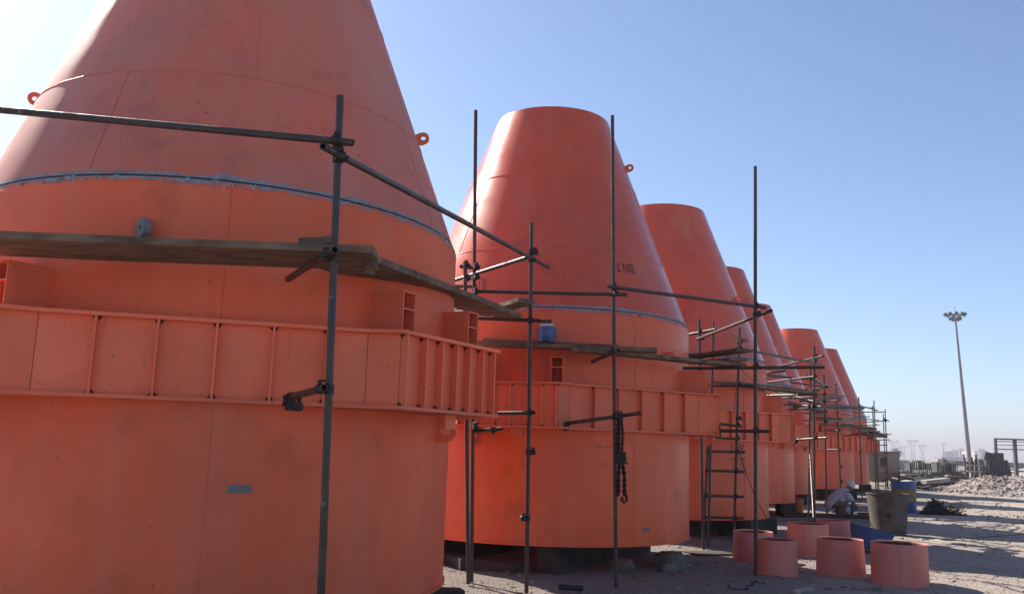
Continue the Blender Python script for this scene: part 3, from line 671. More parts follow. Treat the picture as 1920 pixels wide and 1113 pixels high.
# --- BIN 7
s3 = Scaf((1.36, 11.05, 0), 'tube scaffold in front of the BIN 7 hopper with the chain hoist')
pD = s3.post(1148, 217, 1155, 1095, 11.05); pE = s3.post(1416, 312, 1417, 1078, 12.25)
s3.seg('ledger', P(1150, 538, 10.98), P(1416, 574, 12.2), 0.08, 0.2); s3.coup(on(pD, P(1150, 539, 11.05).z)); s3.coup(on(pD, P(1150, 551, 11.05).z), out=(0.4, -1, 0)); s3.coup(on(pE, P(1416, 574, 12.25).z)); s3.coup(on(pE, P(1416, 589, 12.25).z), out=(1, -.5, 0))
s3.tube('ledger', P(1446, 582, 12.0), P(1306, 636, 15.7)); s3.tube('ledger', P(1280, 629, 16.0), P(1342, 617, 15.4))
pF1 = s3.post(1311, 598, 1319, 1018, 15.6); pF2 = s3.post(1338, 604, 1328, 1010, 16.0)
s3.coup(on(pF1, P(1312, 622, 15.6).z)); s3.coup(on(pF1, P(1312, 634, 15.6).z), out=(1, -.5, 0))
s3.tube('putlog', P(1110, 678, 11.75), P(1160, 656, 10.85)); s3.coup(on(pD, P(1152, 659, 11.05).z), out=(-.5, -1, 0))
s3.tube('ledger', P(1058, 794, 11.5), P(1200, 774, 10.75)); s3.coup(on(pD, P(1152, 781, 11.05).z)); s3.coup(P(1060, 795, 11.45), axis=(1, 0.3, 0), out=(0, 0, -1))
s3.tube('ledger', P(1280, 690, 12.75), P(1546, 688, 12.15)); s3.coup(on(pE, P(1416, 687, 12.25).z))
s3.tube('putlog', P(1351, 807, 12.6), P(1443, 808, 12.12)); s3.coup(on(pE, P(1416, 808, 12.25).z)); s3.tube('putlog', P(1349, 796, 12.6), P(1352, 822, 12.6), 0.012)
board(P(880, 637, 11.55), P(1232, 652, 11.2), 0.26, 0.05, 'board carrying the blue canister in front of the BIN 7 hopper', (0, 1, 0), seed=12)
board(P(905, 634, 11.85), P(1160, 646, 11.5), 0.22, 0.045, 'inner board behind the blue canister board', (0, 1, 0), seed=13)
board(P(1090, 651, 11.15), P(1400, 680, 12.55), 0.25, 0.048, 'board overlapping the canister board and running right toward the tallest right post', (-0.3, 1, 0), seed=14)
board(P(1290, 678, 14.6), P(1400, 672, 13.0), 0.28, 0.045, 'board in shadow under the lit tube right of the BIN 7 hopper', (-1, 0.2, 0), seed=15)
board(P(1300, 668, 14.3), P(1412, 655, 13.0), 0.3, 0.045, 'loose tilted board resting above the shadowed board near the tallest right post', (-1, 0.5, 0.1), seed=16)
# blue canister
q = P(1025, 642, 11.68); t = empty('canister', q, 'blue canister with a dirty white lid standing on a board', 'canister'); m = MB()
prof = [(0, 0), (0.10, 0), (0.112, 0.012), (0.115, 0.06), (0.111, 0.07), (0.115, 0.08), (0.115, 0.15), (0.111, 0.16), (0.115, 0.17), (0.113, 0.20), (0.095, 0.215)]
m.lathe(prof, 28, q); m.build('body', M['blue'], t); m = MB(); m.lathe([(0.096, 0.213), (0.100, 0.235), (0.085, 0.243), (0, 0.244)], 28, q); m.build('lid', M['white'], t)
m = MB(); m.path([q + Vector((0.028 * math.cos(a * .5236) - 0.02, -0.118, 0.04 + 0.028 * math.sin(a * .5236))) for a in range(13)], 0.006, 6); m.build('spout_ring', M['black'], t)
# chain hoist
q = P(1162, 776, 10.85); t = empty('chain_hoist', q, 'black chain hoist hanging from the tube in front of the BIN 7 hopper', 'hoist'); m = MB()
m.box(q + Vector((0, 0, -0.02)), (0.07, 0.07, 0.08)); m.path([q + Vector((0.03 * math.cos(k * .45), 0, 0.01 + 0.03 * math.sin(k * .45))) for k in range(15)], 0.008, 6); m.build('top_hook', M['chain'], t)
def chain(pts, nm, r=0.006, lk=0.034):
    m = MB(); L = 0
    for p_, q_ in zip(pts[:-1], pts[1:]):
        d = q_ - p_; n = max(1, int(d.length / (lk * 0.8)))
        for k in range(n):
            c = p_ + d * ((k + .5) / n); u = d.normalized() * lk / 2; s = (Vector((1, 0, 0)) if k % 2 else Vector((0, 1, 0))) * 0.011
            m.path([c + u, c + u * .6 + s, c - u * .6 + s, c - u, c - u * .6 - s, c + u * .6 - s, c + u], r, 4)
    m.build(nm, M['chain'], t)
for dx, dz in ((-0.04, 0), (-0.025, 0), (-0.01, 0), (0.005, 0), (0.03, 0), (0.045, -0.03)): chain([q + Vector((dx * 0.5, 0, -0.03)), q + Vector((dx, -0.01, -0.25)), q + Vector((dx * 0.8, 0, -0.46))], 'load_chain')
m = MB(); c = q + Vector((0.01, 0, -0.53)); rotm = Matrix.Rotation(PI / 2, 3, 'X'); m.lathe([(0, -0.04), (0.07, -0.04), (0.078, -0.02), (0.078, 0.02), (0.07, 0.04), (0, 0.04)], 20, c, mat=rotm); m.box(c + Vector((0.02, 0, 0.05)), (0.09, 0.07, 0.06)); m.box(c + Vector((0.07, 0, -0.05)), (0.05, 0.02, 0.02)); m.build('gear_housing', M['chain'], t)
for dx, L in ((-0.03, 0.44), (-0.02, 0.40), (-0.01, 0.42), (0.045, 0.43), (0.06, 0.42)): chain([c + Vector((dx * 0.6, 0, -0.06)), c + Vector((dx, 0, -L * .5)), c + Vector((dx * 1.05, 0, -L))], 'hand_chain', 0.011)
m = MB(); hc = c + Vector((0.055, 0, -0.47)); m.path([hc + Vector((0, 0, 0.09)), hc + Vector((0.025, 0, 0.03)), hc + Vector((0.03, 0, -0.02)), hc + Vector((0, 0, -0.05)), hc + Vector((-0.03, 0, -0.02)), hc + Vector((-0.022, 0, 0.02))], 0.018, 8); m.build('bottom_hook', M['chain'], t)

# --- BIN 4 with its tube ladder
s4 = Scaf((3.9, 16.4, 0), 'tube scaffold with a clamped tube ladder in front of the BIN 4 hopper')
pG1 = s4.post(1328, 836, 1318, 1010, 16.3); pG2 = s4.post(1387, 614, 1377, 988, 16.3)
for v in (847, 883, 930, 970):
    z = P(1380, v, 16.3).z; a, b = on(pG1, z) + OFFS, on(pG2, z) + OFFS; s4.seg('rung', a, b, 0.04, 0.14); s4.coup(on(pG1, z)); s4.coup(on(pG2, z))
z = P(1380, 796, 16.3).z; s4.tube('putlog', P(1349, 794, 16.2), P(1391, 799, 16.2)); s4.coup(on(pG2, z)); s4.tube('putlog', P(1343, 820, 16.5), P(1386, 823, 16.1)); s4.coup(on(pG2, P(1383, 821, 16.3).z)); s4.coup(on(pG2, P(1385, 784, 16.3).z), out=(1, -.4, 0))
pH = s4.post(1527, 648, 1527, 975, 19.2); pH2 = s4.post(1520, 683, 1516, 962, 21.0)
s4.seg('ledger', P(1387, 653, 16.25), P(1527, 680, 19.15), 0.1, 0.3); s4.coup(on(pG2, P(1386, 652, 16.3).z)); s4.coup(on(pH, P(1527, 676, 19.2).z)); s4.coup(on(pH, P(1527, 668, 19.2).z), out=(1, -.3, 0))
s4.tube('ledger', P(1544, 667, 18.7), P(1450, 689, 22.0)); s4.tube('ledger', P(1436, 698, 20.0), P(1470, 695, 18.0)); s4.tube('ledger', P(1435, 703, 19.8), P(1523, 711, 21.0)); s4.coup(on(pH2, P(1519, 709, 21.0).z)); s4.tube('putlog', P(1510, 701, 20.8), P(1530, 714, 21.0))
s4.tube('ledger', P(1330, 723, 16.6), P(1420, 722, 16.1)); s4.tube('putlog', P(1437, 741, 20.5), P(1530, 739, 19.0)); s4.coup(on(pG2, P(1384, 722, 16.3).z)); s4.coup(on(pH, P(1527, 740, 19.2).z))
s4.tube('putlog', P(1490, 824, 20.0), P(1550, 820, 19.1)); s4.coup(on(pH, P(1527, 820, 19.2).z)); s4.coup(P(1492, 824, 19.95), axis=(1, 0, 0), out=(0, 0, -1)); s4.coup(on(pH2, P(1517, 820, 21).z))
s4.tube('brace', P(1519, 850, 21.0), P(1526, 970, 19.6))
board(P(1335, 714, 16.9), P(1392, 716, 16.2), 0.28, 0.045, 'short board behind the tube ladder, above the framed BIN 4 stencil', (0, 1, 0), seed=21)
board(P(1385, 717, 16.3), P(1530, 734, 19.1), 0.27, 0.05, 'board running right from the tube ladder head past the tallest right post', (-0.5, 1, 0), seed=22)
board(P(1390, 716, 16.9), P(1520, 730, 19.7), 0.25, 0.045, 'inner board beside the one running right from the ladder head', (-0.5, 1, 0), seed=23)
board(P(1440, 738, 20.4), P(1522, 728, 19.4), 0.27, 0.05, 'dark board end crossing under the boards right of the BIN 4 hopper', (-0.6, 1, 0), seed=24)
m = MB(); pts = [P(1385, 655, 16.2), P(1381, 720, 16.15), P(1375, 790, 16.1)]; m.path(pts, 0.006, 6); pts = [P(1384, 840, 16.05), P(1400, 890, 16.0), P(1418, 935, 15.9), P(1440, 975, 15.7)]; m2 = MB(); m2.path(pts, 0.007, 6)
tag(m.build('cord', M['rope'], org=pts[0]), 'thin dark cord hanging down beside the tube ladder head', 'cord'); tag(m2.build('cord', M['rope'], org=pts[0]), 'thin dark red cord slanting down across the BIN 4 hopper to the ground', 'cord')
m = MB(); pts = [P(1388, 690, 16.2), P(1400, 703, 16.1), P(1416, 715, 16.0), P(1434, 735, 18.3)]; m.path(pts, 0.006, 6); tag(m.build('cord', M['rope'], org=pts[0]), 'thin dark cord stretched from the ladder head behind the tallest right post', 'cord')

# --- further hoppers
for l in ((1440, 716, 21.5, 1530, 705, 19.3), (1436, 728, 22.5, 1526, 752, 20.0), (1440, 747, 21.8, 1522, 744, 20.8), (1470, 758, 22.5, 1540, 762, 21.4), (1478, 768, 23.0, 1530, 763, 20.5)):
    s4.tube('ledger', P(*l[:3]), P(*l[3:]))
for u, v, Y in ((1518, 752, 21), (1517, 762, 21), (1528, 762, 19.2), (1519, 735, 21), (1527, 705, 19.2), (1385, 640, 16.3)): s4.coup(P(u, v, Y), out=(rnd.uniform(-1, 1), -1, 0))
s5 = Scaf((9, 24.5, 0), 'scaffold posts in front of the fourth and fifth hoppers, left of the crouching person')
def far(s, posts, ledgers, coups):
    ps = [s.post(*p) for p in posts]
    for l in ledgers: s.tube('ledger', P(*l[:3]), P(*l[3:]))
    for c in coups: s.coup(P(*c))
    return ps
far(s5, [(1545, 702, 1550, 940, 25.5), (1567, 718, 1578, 945, 27.2)],
    [(1440, 710, 26.5, 1552, 726, 25.4), (1552, 724, 25.2, 1522, 729, 27.0), (1523, 709, 22.5, 1549, 722, 25.5), (1500, 752, 24.5, 1575, 746, 27.1), (1530, 744, 25.4, 1581, 745, 27.2), (1525, 757, 25.6, 1620, 765, 28.0), (1575, 749, 26.9, 1530, 755, 28.5), (1550, 806, 27.5, 1572, 807, 27.1), (1552, 842, 27.5, 1575, 843, 27.1)],
    [(1546, 724, 25.4), (1547, 771, 25.4), (1569, 746, 27.1), (1570, 750, 27.1), (1573, 842, 27.1), (1575, 874, 27.1), (1577, 902, 27.1), (1568, 773, 27.1)])
board(P(1500, 765, 23.0), P(1556, 760, 24.8), 0.3, 0.05, 'dark board crossing low in front of the paired posts', (0, 1, 0), seed=35)
board(P(1482, 752, 24.2), P(1550, 770, 25.4), 0.3, 0.05, 'board at shoulder of the fourth hopper, left of the paired posts', (-0.5, 1, 0), seed=31)
board(P(1480, 757, 24.8), P(1545, 768, 25.9), 0.3, 0.05, 'darker inner board at the shoulder of the fourth hopper', (-0.5, 1, 0), seed=32)
board(P(1492, 787, 27.0), P(1572, 783, 27.0), 0.35, 0.05, 'board in front of the fifth hopper above its ring beam', (0, 1, 0), seed=33)
board(P(1520, 779, 27.6), P(1580, 784, 27.4), 0.35, 0.05, 'raised inner board in front of the fifth hopper', (0, 1, 0), seed=34)
s6 = Scaf((14, 36, 0), 'scaffold in front of the sixth hopper, above and right of the crouching person')
far(s6, [(1610, 744, 1616, 925, 34.0), (1636, 760, 1642, 915, 41.0), (1638.5, 750, 1645, 915, 40.0)],
    [(1500, 761, 33, 1620, 766, 33.9), (1612, 760, 33.9, 1646, 769, 40.0), (1600, 772, 37, 1660, 772, 40.5), (1600, 784, 36, 1647, 787, 40), (1578, 800, 34.5, 1648, 796, 40), (1580, 817, 36.0, 1625, 811, 33.8)],
    [(1611, 761, 33.9), (1611, 766, 33.9), (1640, 769, 39.9), (1641, 796, 39.9), (1613, 797, 33.9)])
board(P(1535, 792, 33.0), P(1612, 799, 33.9), 0.35, 0.05, 'long board across the sixth hopper above its ring beam', (0, 1, 0), seed=41)
board(P(1597, 794, 34.4), P(1645, 803, 39.5), 0.4, 0.06, 'board sloping away right along the sixth hopper', (-1, 0.6, 0), seed=42)
board(P(1600, 797, 34.1), P(1643, 800, 38.5), 0.35, 0.05, 'outer board beside the sloping one along the sixth hopper', (-1, 0.6, 0), seed=43)
for l in ((1500, 748, 24.0, 1560, 752, 26.0), (1530, 738, 25.0, 1590, 742, 27.5), (1490, 772, 24.5, 1552, 778, 26.0), (1545, 790, 25.6, 1600, 786, 28.0), (1526, 716, 23.5, 1575, 728, 27.0)):
    s5.tube('ledger', P(*l[:3]), P(*l[3:]))
for l in ((1575, 758, 32.0, 1640, 765, 36.0), (1580, 776, 33.0, 1630, 781, 37.0), (1590, 805, 34.0, 1650, 808, 39.0), (1568, 789, 31.0, 1622, 790, 34.5)):
    s6.tube('ledger', P(*l[:3]), P(*l[3:]))
for u, v, Y in ((1547, 738, 25.4), (1546, 752, 25.4), (1548, 790, 25.4), (1571, 786, 27.1), (1572, 806, 27.1)): s5.coup(P(u, v, Y), out=(rnd.uniform(-1, 1), -1, 0))
s7 = Scaf((18, 43, 0), 'far scaffold tower with rungs at the right end of the hopper row')
far(s7, [(1656, 776, 1661, 915, 44.0), (1659.5, 767, 1665, 915, 43.0), (1641, 800, 1648, 917, 42.0)],
    [(1627, 791, 42.5, 1662, 788, 43.2), (1657, 784, 43, 1667, 789, 42.6), (1632, 813, 42, 1671, 814, 43), (1625, 819, 42, 1664, 819, 43), (1640, 824, 42, 1668, 824, 43)] + [(1645 + k * 0.4, 834 + 19 * k, 42, 1663 + k * 0.4, 834 + 19 * k, 43) for k in range(5)],
    [(1658, 786, 43), (1660, 789, 42.9), (1662, 814, 42.9)])
board(P(1625, 799, 40.5), P(1660, 814, 43.5), 0.45, 0.07, 'board sloping down to the far scaffold tower', (-1, 0.4, 0), seed=51)
board(P(1632, 812, 41.5), P(1664, 816, 43.2), 0.45, 0.06, 'level board on the far scaffold tower at the end of the row', (-1, 0.4, 0), seed=52)

# ------------------------------------------------------------------ loose cone rings, tubs and drums
def gz(x, y): return gh(x, y) - 0.012
def off(p, r):
    d = Vector((p.x, p.y, 0)).normalized(); return d * r
def ring_at(u, v, wpx, hpx, label, **k):
    g = ground_pt(u, v); w = wpx / (FPX / g.length); h = hpx / (FPX / g.length)
    c = g + off(g, w / 2); a = P(u, v, g.y); return c, w * (1 + w / 2 / g.length), h * 1.03
def ring2(u, v, wpx, hpx, label, top=0.9, tilt=0.0, tdir=0.0):
    c, w, h = ring_at(u, v, wpx, hpx, label); t = empty('cone_ring', c, label, 'steel ring', 'loose orange cone rings on the ground'); c = Vector((c.x, c.y, gz(c.x, c.y)))
    t.location = c; ORG[t.name] = c; r0, r1 = w / 2, w / 2 * top; m = MB(); rt = Matrix.Rotation(tdir, 3, 'Z') @ Matrix.Rotation(tilt, 3, 'Y')
    m.lathe([(r0, 0), (r1, h), (r1 - 0.014, h), (r1 - 0.014, h - 0.02)], 56, c, mat=rt); m.build('ring_shell', M['paint_ringpiece'], t)
    m = MB(); m.lathe([(r1 - 0.014, h - 0.02), (r0 - 0.014, 0), (r0, 0)], 56, c, mat=rt); m.build('dark_inner_face', M['dark_inside'], t)  # inside is dark-coloured; shade within the ring is painted into it too
    m = MB(); a = -PI / 2 + rnd.uniform(-0.6, 0.9); m.path([c + rt @ Vector((math.cos(a) * (r0 + (r1 - r0) * k / 6), math.sin(a) * (r0 + (r1 - r0) * k / 6), h * k / 6)) for k in range(7)], 0.004, 6); m.build('weld_bead', M['paint_ringpiece'], t)
ring2(1413, 1052, 72, 52, 'dark orange steel ring left of the tallest right post, hindmost left', 0.93)
ring2(1456, 1079, 74, 60, 'orange steel ring standing just right of the tallest right post', 0.93)
ring2(1516, 1041, 72, 54, 'orange steel ring in the rear, between the front pair', 0.94)
ring2(1562, 1021, 60, 42, 'orange steel ring farthest back, left of the blue tub', 0.92)
ring2(1577, 1079, 81, 60, 'orange steel ring with a pale rim, middle of the front row', 0.93)
ring2(1688, 1097, 90, 67, 'faded pink-orange steel ring at the front right', 0.98)
# blue tub on its side
g = ground_pt(1628, 1034); c = g + off(g, 0.25); c.z = gz(c.x, c.y) + 0.02; t = empty('plastic_tub', c, 'blue cut plastic tub lying tilted behind the front steel rings', 'tub'); m = MB()
rt = Matrix.Rotation(0.22, 3, 'Y'); m.lathe([(0, 0.03), (0.26, 0.03), (0.29, 0.06), (0.375, 0.38), (0.385, 0.39), (0.37, 0.392), (0.28, 0.08), (0, 0.06)], 40, c, mat=rt); m.build('tub_shell', M['blue'], t)
# grey vat
g = ground_pt(1667, 1003); c = g + off(g, 0.36); c.z = gz(c.x, c.y); t = empty('steel_vat', c, 'big rusty grey tapered vat with a round hole in its side', 'vat'); m = MB()
m.lathe([(0, 0.02), (0.335, 0.02), (0.345, 0.0), (0.425, 0.83), (0.44, 0.84), (0.44, 0.87), (0.415, 0.87), (0.33, 0.05), (0, 0.05)], 40, c); m.build('vat_shell', M['vat'], t)
dcam = -off(c, 1); m = MB(); hc = c + dcam * 0.385 + Vector((0, 0, 0.42)); m.tube(hc + dcam * 0.012, hc - dcam * 0.05, 0.06, 18); m.build('dark_hole_disc', M['gap'], t)  # solid disc, its dark colour painted in for the shade inside the hole
# blue and yellow drum
g = ground_pt(1696, 958); c = g + off(g, 0.33); c.z = gz(c.x, c.y); t = empty('oil_drum', c, 'blue drum with a dull yellow middle band behind the grey vat', 'drum'); m = MB()
m.lathe([(0, 0.0), (0.36, 0), (0.365, 0.02), (0.355, 0.03), (0.36, 0.33)], 36, c); m.build('lower_body', M['blue'], t)
m = MB(); m.lathe([(0.36, 0.33), (0.372, 0.345), (0.36, 0.36), (0.365, 0.69), (0.377, 0.70), (0.366, 0.715)], 36, c); m.build('middle_body', M['yellow'], t)
m = MB(); m.lathe([(0.366, 0.715), (0.37, 0.92), (0.38, 0.93), (0.38, 0.95), (0.365, 0.95), (0.36, 0.90), (0, 0.90)], 36, c); m.build('upper_body', M['blue'], t)
# buckets
def bucket(u, v, d, h, label, mat, lidmat=None, cat='bucket'):
    g = ground_pt(u, v); c = g + off(g, d / 2); c.z = gz(c.x, c.y); t = empty('bucket', c, label, cat); m = MB(); r = d / 2
    m.lathe([(0, 0.0), (r * 0.86, 0), (r * 0.97, h * 0.8), (r * 1.02, h * 0.81), (r * 1.02, h * 0.86), (r, h * 0.87), (r, h), (r * 0.95, h), (r * 0.82, 0.02), (0, 0.02)], 28, c); m.build('body', M[mat], t)
    m = MB(); m.path([c + Vector((r * math.cos(k * PI / 10), -r * 0.6 * math.sin(k * PI / 10), h * 0.84 - 0.12 * math.sin(k * PI / 10))) for k in range(11)], 0.005, 6); m.build('handle', M['chain'], t)
    if lidmat:
        m = MB(); m.lathe([(r * 1.04, h * 0.96), (r * 1.04, h * 1.03), (r * 0.9, h * 1.05), (0, h * 1.05)], 28, c); m.build('lid', M[lidmat], t)
bucket(1495, 963, 0.36, 0.42, 'bright orange paint bucket with a red lid beside the fourth hopper', 'orange_bucket', 'red')
bucket(1598, 966, 0.30, 0.34, 'dark blue bucket under the hands of the crouching person', 'blue_dark')
# bricks and timbers on the ground
def lump(u, v, L, w, h, rz, label, mat, name, cat, group=None): 
    g = ground_pt(u, v); return sleeper((g.x, g.y), L, w, h, rz, label, mat, cat, name, group)
lump(1507, 1106, 0.42, 0.07, 0.05, 0.75, 'short pale timber offcut at the bottom edge below the front rings', 'wood_pale', 'timber_offcut', 'timber', 'loose timber')
lump(1626, 1101, 0.40, 0.11, 0.05, 0.5, 'grey dusty plank lying in front of the middle steel ring', 'concrete', 'timber_offcut', 'timber', 'loose timber')
lump(1622, 968, 0.55, 0.2, 0.16, 0.1, 'dark timber baulk right of the dark blue bucket', 'wood_dark', 'timber_baulk', 'timber', 'loose timber')
lump(1640, 965, 0.25, 0.2, 0.2, 0.2, 'pale grey block between the timber baulk and the vat', 'concrete', 'concrete_block', 'block', 'loose blocks')
lump(1562, 971, 2.6, 0.3, 0.12, -0.1, 'long dark timber in front of the crouching person', 'wood_dark', 'timber_baulk', 'timber', 'loose timber')
lump(1480, 975, 1.6, 0.3, 0.1, -0.08, 'grey slab lying beside the orange bucket', 'concrete', 'concrete_slab', 'slab', 'loose blocks')
lump(1420, 985, 0.28, 0.06, 0.05, 0.0, 'white scrap of board seen behind the tallest right post', 'white', 'board_scrap', 'scrap', 'loose timber')
lump(1635, 946, 2.2, 0.07, 0.06, -0.25, 'pale pole on the ground behind the crouching person', 'wood_pale', 'timber_pole', 'timber', 'loose timber')
lump(1330, 1035, 0.7, 0.45, 0.04, 0.3, 'dark flat board in the dirt right of the BIN 7 hopper', 'wood_dark', 'board_scrap', 'timber', 'loose timber')
lump(1700, 1068, 0.9, 0.05, 0.03, 0.4, 'thin pale lath on the shadowed ground behind the faded ring', 'wood_pale', 'timber_lath', 'timber', 'loose timber')
g = ground_pt(1070, 1106); m = MB(); m.tube(g + Vector((-0.14, 0.03, 0.03)), g + Vector((0.14, -0.02, 0.03)), 0.032, 14, hollow=0.005); tag(m.build('pipe_offcut', M['coupler'], org=g), 'short dark pipe offcut on the ground at the bottom edge', 'pipe')

# ------------------------------------------------------------------ crouching person
pg = Vector((9.0, 24.35, 0)); pg.z = gz(pg.x, pg.y)
pt = empty('person', pg, 'person in a pale grey long shirt and white cap crouching over a bucket', 'person')
RM = Matrix.Rotation(-0.25, 3, 'Z')
def pw(x, y, z): return pg + RM @ Vector((x, y, z))
J = {'pel': (-0.26, 0, 0.36, .12), 'spi': (-0.14, 0, 0.50, .12), 'che': (0.04, 0, 0.66, .135), 'nec': (0.17, 0, 0.745, .06), 'hd0': (0.22, 0, 0.80, .075), 'hd1': (0.265, 0, 0.865, .095), 'hd2': (0.29, 0, 0.92, .07)}
Ed = [('pel', 'spi'), ('spi', 'che'), ('che', 'nec'), ('nec', 'hd0'), ('hd0', 'hd1'), ('hd1', 'hd2')]
for s, n in ((-1, 'r'), (1, 'l')):
    J.update({'sh' + n: (0.10, s * .17, 0.69, .06), 'el' + n: (0.26, s * .21, 0.47, .045), 'wr' + n: (0.38, s * .13, 0.31, .032), 'ha' + n: (0.43, s * .11, 0.26, .03),
              'hip' + n: (-0.24, s * .1, 0.32, .095), 'kn' + n: (0.10, s * .19, 0.40, .07), 'an' + n: (-0.10, s * .15, 0.07, .045), 'to' + n: (0.08, s * .17, 0.035, .038)})
    Ed += [('che', 'sh' + n), ('sh' + n, 'el' + n), ('el' + n, 'wr' + n), ('wr' + n, 'ha' + n), ('pel', 'hip' + n), ('hip' + n, 'kn' + n), ('kn' + n, 'an' + n), ('an' + n, 'to' + n)]
    for k in range(5):
        f = 'f%d%s' % (k, n); dy = (k - 2) * 0.016
        J[f + 'a'] = (0.465 + (0.0 if k else -0.03), s * .11 + dy * (1.3 if k else 2.0), 0.225, .009); J[f + 'b'] = (0.47, s * .11 + dy * (1.2 if k else 1.6), 0.19 + 0.004 * abs(k - 2), .008)
        Ed += [('ha' + n, f + 'a'), (f + 'a', f + 'b')]
names = list(J); me = bpy.data.meshes.new('body'); me.from_pydata([tuple(RM @ Vector(J[k][:3])) for k in names], [(names.index(a), names.index(b)) for a, b in Ed], [])
bo = bpy.data.objects.new('body', me); COL.objects.link(bo); bo.parent = pt; me.materials.append(M['skin'])
md = bo.modifiers.new('skin', 'SKIN'); lay = me.skin_vertices[0] if me.skin_vertices else None
if lay is None:
    bm = bmesh.new(); bm.from_mesh(me); bm.verts.layers.skin.verify(); bm.to_mesh(me); bm.free(); lay = me.skin_vertices[0]
for k, nme in enumerate(names): lay.data[k].radius = (J[nme][3], J[nme][3])
lay.data[names.index('pel')].use_root = True; ss = bo.modifiers.new('sub', 'SUBSURF'); ss.levels = 1; ss.render_levels = 1; md.use_smooth_shade = True
def cloth(name, secs, mat, n=20):
    m = MB(); m.loft([(pw(*c), RM @ Vector(u), RM @ Vector(v)) for c, u, v in secs], n); return m.build(name, M[mat], pt)
cloth('shirt', [((0.185, 0, 0.755), (0.04, 0, -0.05), (0, 0.075, 0)), ((0.12, 0, 0.715), (0.06, 0, -0.09), (0, 0.175, 0)), ((0.04, 0, 0.655), (0.085, 0, -0.125), (0, 0.215, 0)), ((-0.08, 0, 0.55), (0.10, 0, -0.125), (0, 0.215, 0)),
                ((-0.20, 0, 0.43), (0.13, 0, -0.10), (0, 0.235, 0)), ((-0.29, 0, 0.34), (0.12, 0, -0.06), (0, 0.24, 0)), ((-0.33, 0, 0.24), (0.11, 0, -0.03), (0, 0.235, 0))], 'shirt')
cloth('shirt_tail', [((0.02, -0.10, 0.60), (0.13, 0, -0.06), (0, 0.13, 0)), ((0.05, -0.12, 0.40), (0.15, 0, -0.03), (0, 0.13, 0)), ((0.12, -0.12, 0.22), (0.11, 0, -0.01), (0, 0.13, 0)), ((0.16, -0.12, 0.12), (0.06, 0, 0), (0, 0.12, 0))], 'shirt')
for s in (-1, 1):
    cloth('sleeve', [((0.09, s * .15, 0.70), (0.075, 0, -0.03), (0.0, 0.07, 0.03)), ((0.16, s * .185, 0.61), (0.075, 0, 0.05), (0, 0.07, 0)), ((0.235, s * .205, 0.50), (0.068, 0, 0.045), (0, 0.066, 0)), ((0.265, s * .205, 0.455), (0.062, 0, 0.045), (0, 0.06, 0))], 'shirt')
    cloth('trouser_leg', [((-0.28, s * .1, 0.33), (0.05, 0, 0.1), (0, 0.11, 0)), ((-0.08, s * .15, 0.36), (0.01, 0, 0.11), (0, 0.11, 0)), ((0.10, s * .185, 0.40), (0.07, 0, 0.07), (0, 0.095, 0)), ((0.10, s * .185, 0.35), (0.085, 0, -0.03), (0, 0.09, 0)), ((0.0, s * .165, 0.2), (0.075, 0, -0.06), (0, 0.085, 0)), ((-0.09, s * .15, 0.09), (0.075, 0, -0.04), (0, 0.075, 0))], 'trouser')
    m = MB(); m.loft([(pw(-0.15, s * .15, 0.035), RM @ Vector((0, 0.04, 0)), Vector((0, 0, 0.035))), (pw(-0.05, s * .155, 0.045), RM @ Vector((0, 0.045, 0)), Vector((0, 0, 0.045))), (pw(0.06, s * .168, 0.035), RM @ Vector((0, 0.045, 0)), Vector((0, 0, 0.035))), (pw(0.12, s * .17, 0.02), RM @ Vector((0, 0.03, 0)), Vector((0, 0, 0.02)))], 12); m.build('shoe', M['black'], pt)
m = MB(); hd = pw(0.262, 0, 0.875); tl = RM @ Matrix.Rotation(0.5, 3, 'Y'); m.lathe([(0.118, -0.045), (0.122, 0.0), (0.112, 0.05), (0.085, 0.09), (0.04, 0.112), (0, 0.116)], 20, hd, mat=tl); m.lathe([(0.118, -0.045), (0.11, -0.045)], 20, hd, mat=tl); m.build('cap', M['cap'], pt)
m = MB(); fdir = tl @ Vector((1, 0, -0.25)); fc = hd + fdir * 0.075 - (tl @ Vector((0, 0, 0.06)))
m.loft([(fc - fdir * 0.05, tl @ Vector((0, 0.07, 0)), tl @ Vector((0, 0, 0.08))), (fc + fdir * 0.0, tl @ Vector((0, 0.06, 0)), tl @ Vector((0, 0, 0.07))), (fc + fdir * 0.03, tl @ Vector((0, 0.03, 0)), tl @ Vector((0, 0, 0.045)))], 14)
m.add([fc + fdir * 0.055 + tl @ Vector((0, 0, -0.01)), fc + fdir * 0.02 + tl @ Vector((0, 0.014, -0.012)), fc + fdir * 0.02 + tl @ Vector((0, -0.014, -0.012)), fc + fdir * 0.025 + tl @ Vector((0, 0, 0.025))], [(0, 1, 3), (0, 3, 2), (0, 2, 1)])
m.build('face', M['skin'], pt)
m = MB()
for s in (-1, 1): m.tube(fc + fdir * 0.024 + tl @ Vector((0, s * 0.024, 0.014)), fc + fdir * 0.03 + tl @ Vector((0, s * 0.026, 0.014)), 0.008, 8)
m.box(fc + fdir * 0.03 + tl @ Vector((0, 0, -0.038)), (0.006, 0.03, 0.006), tl); m.build('eyes_and_mouth', M['black'], pt)

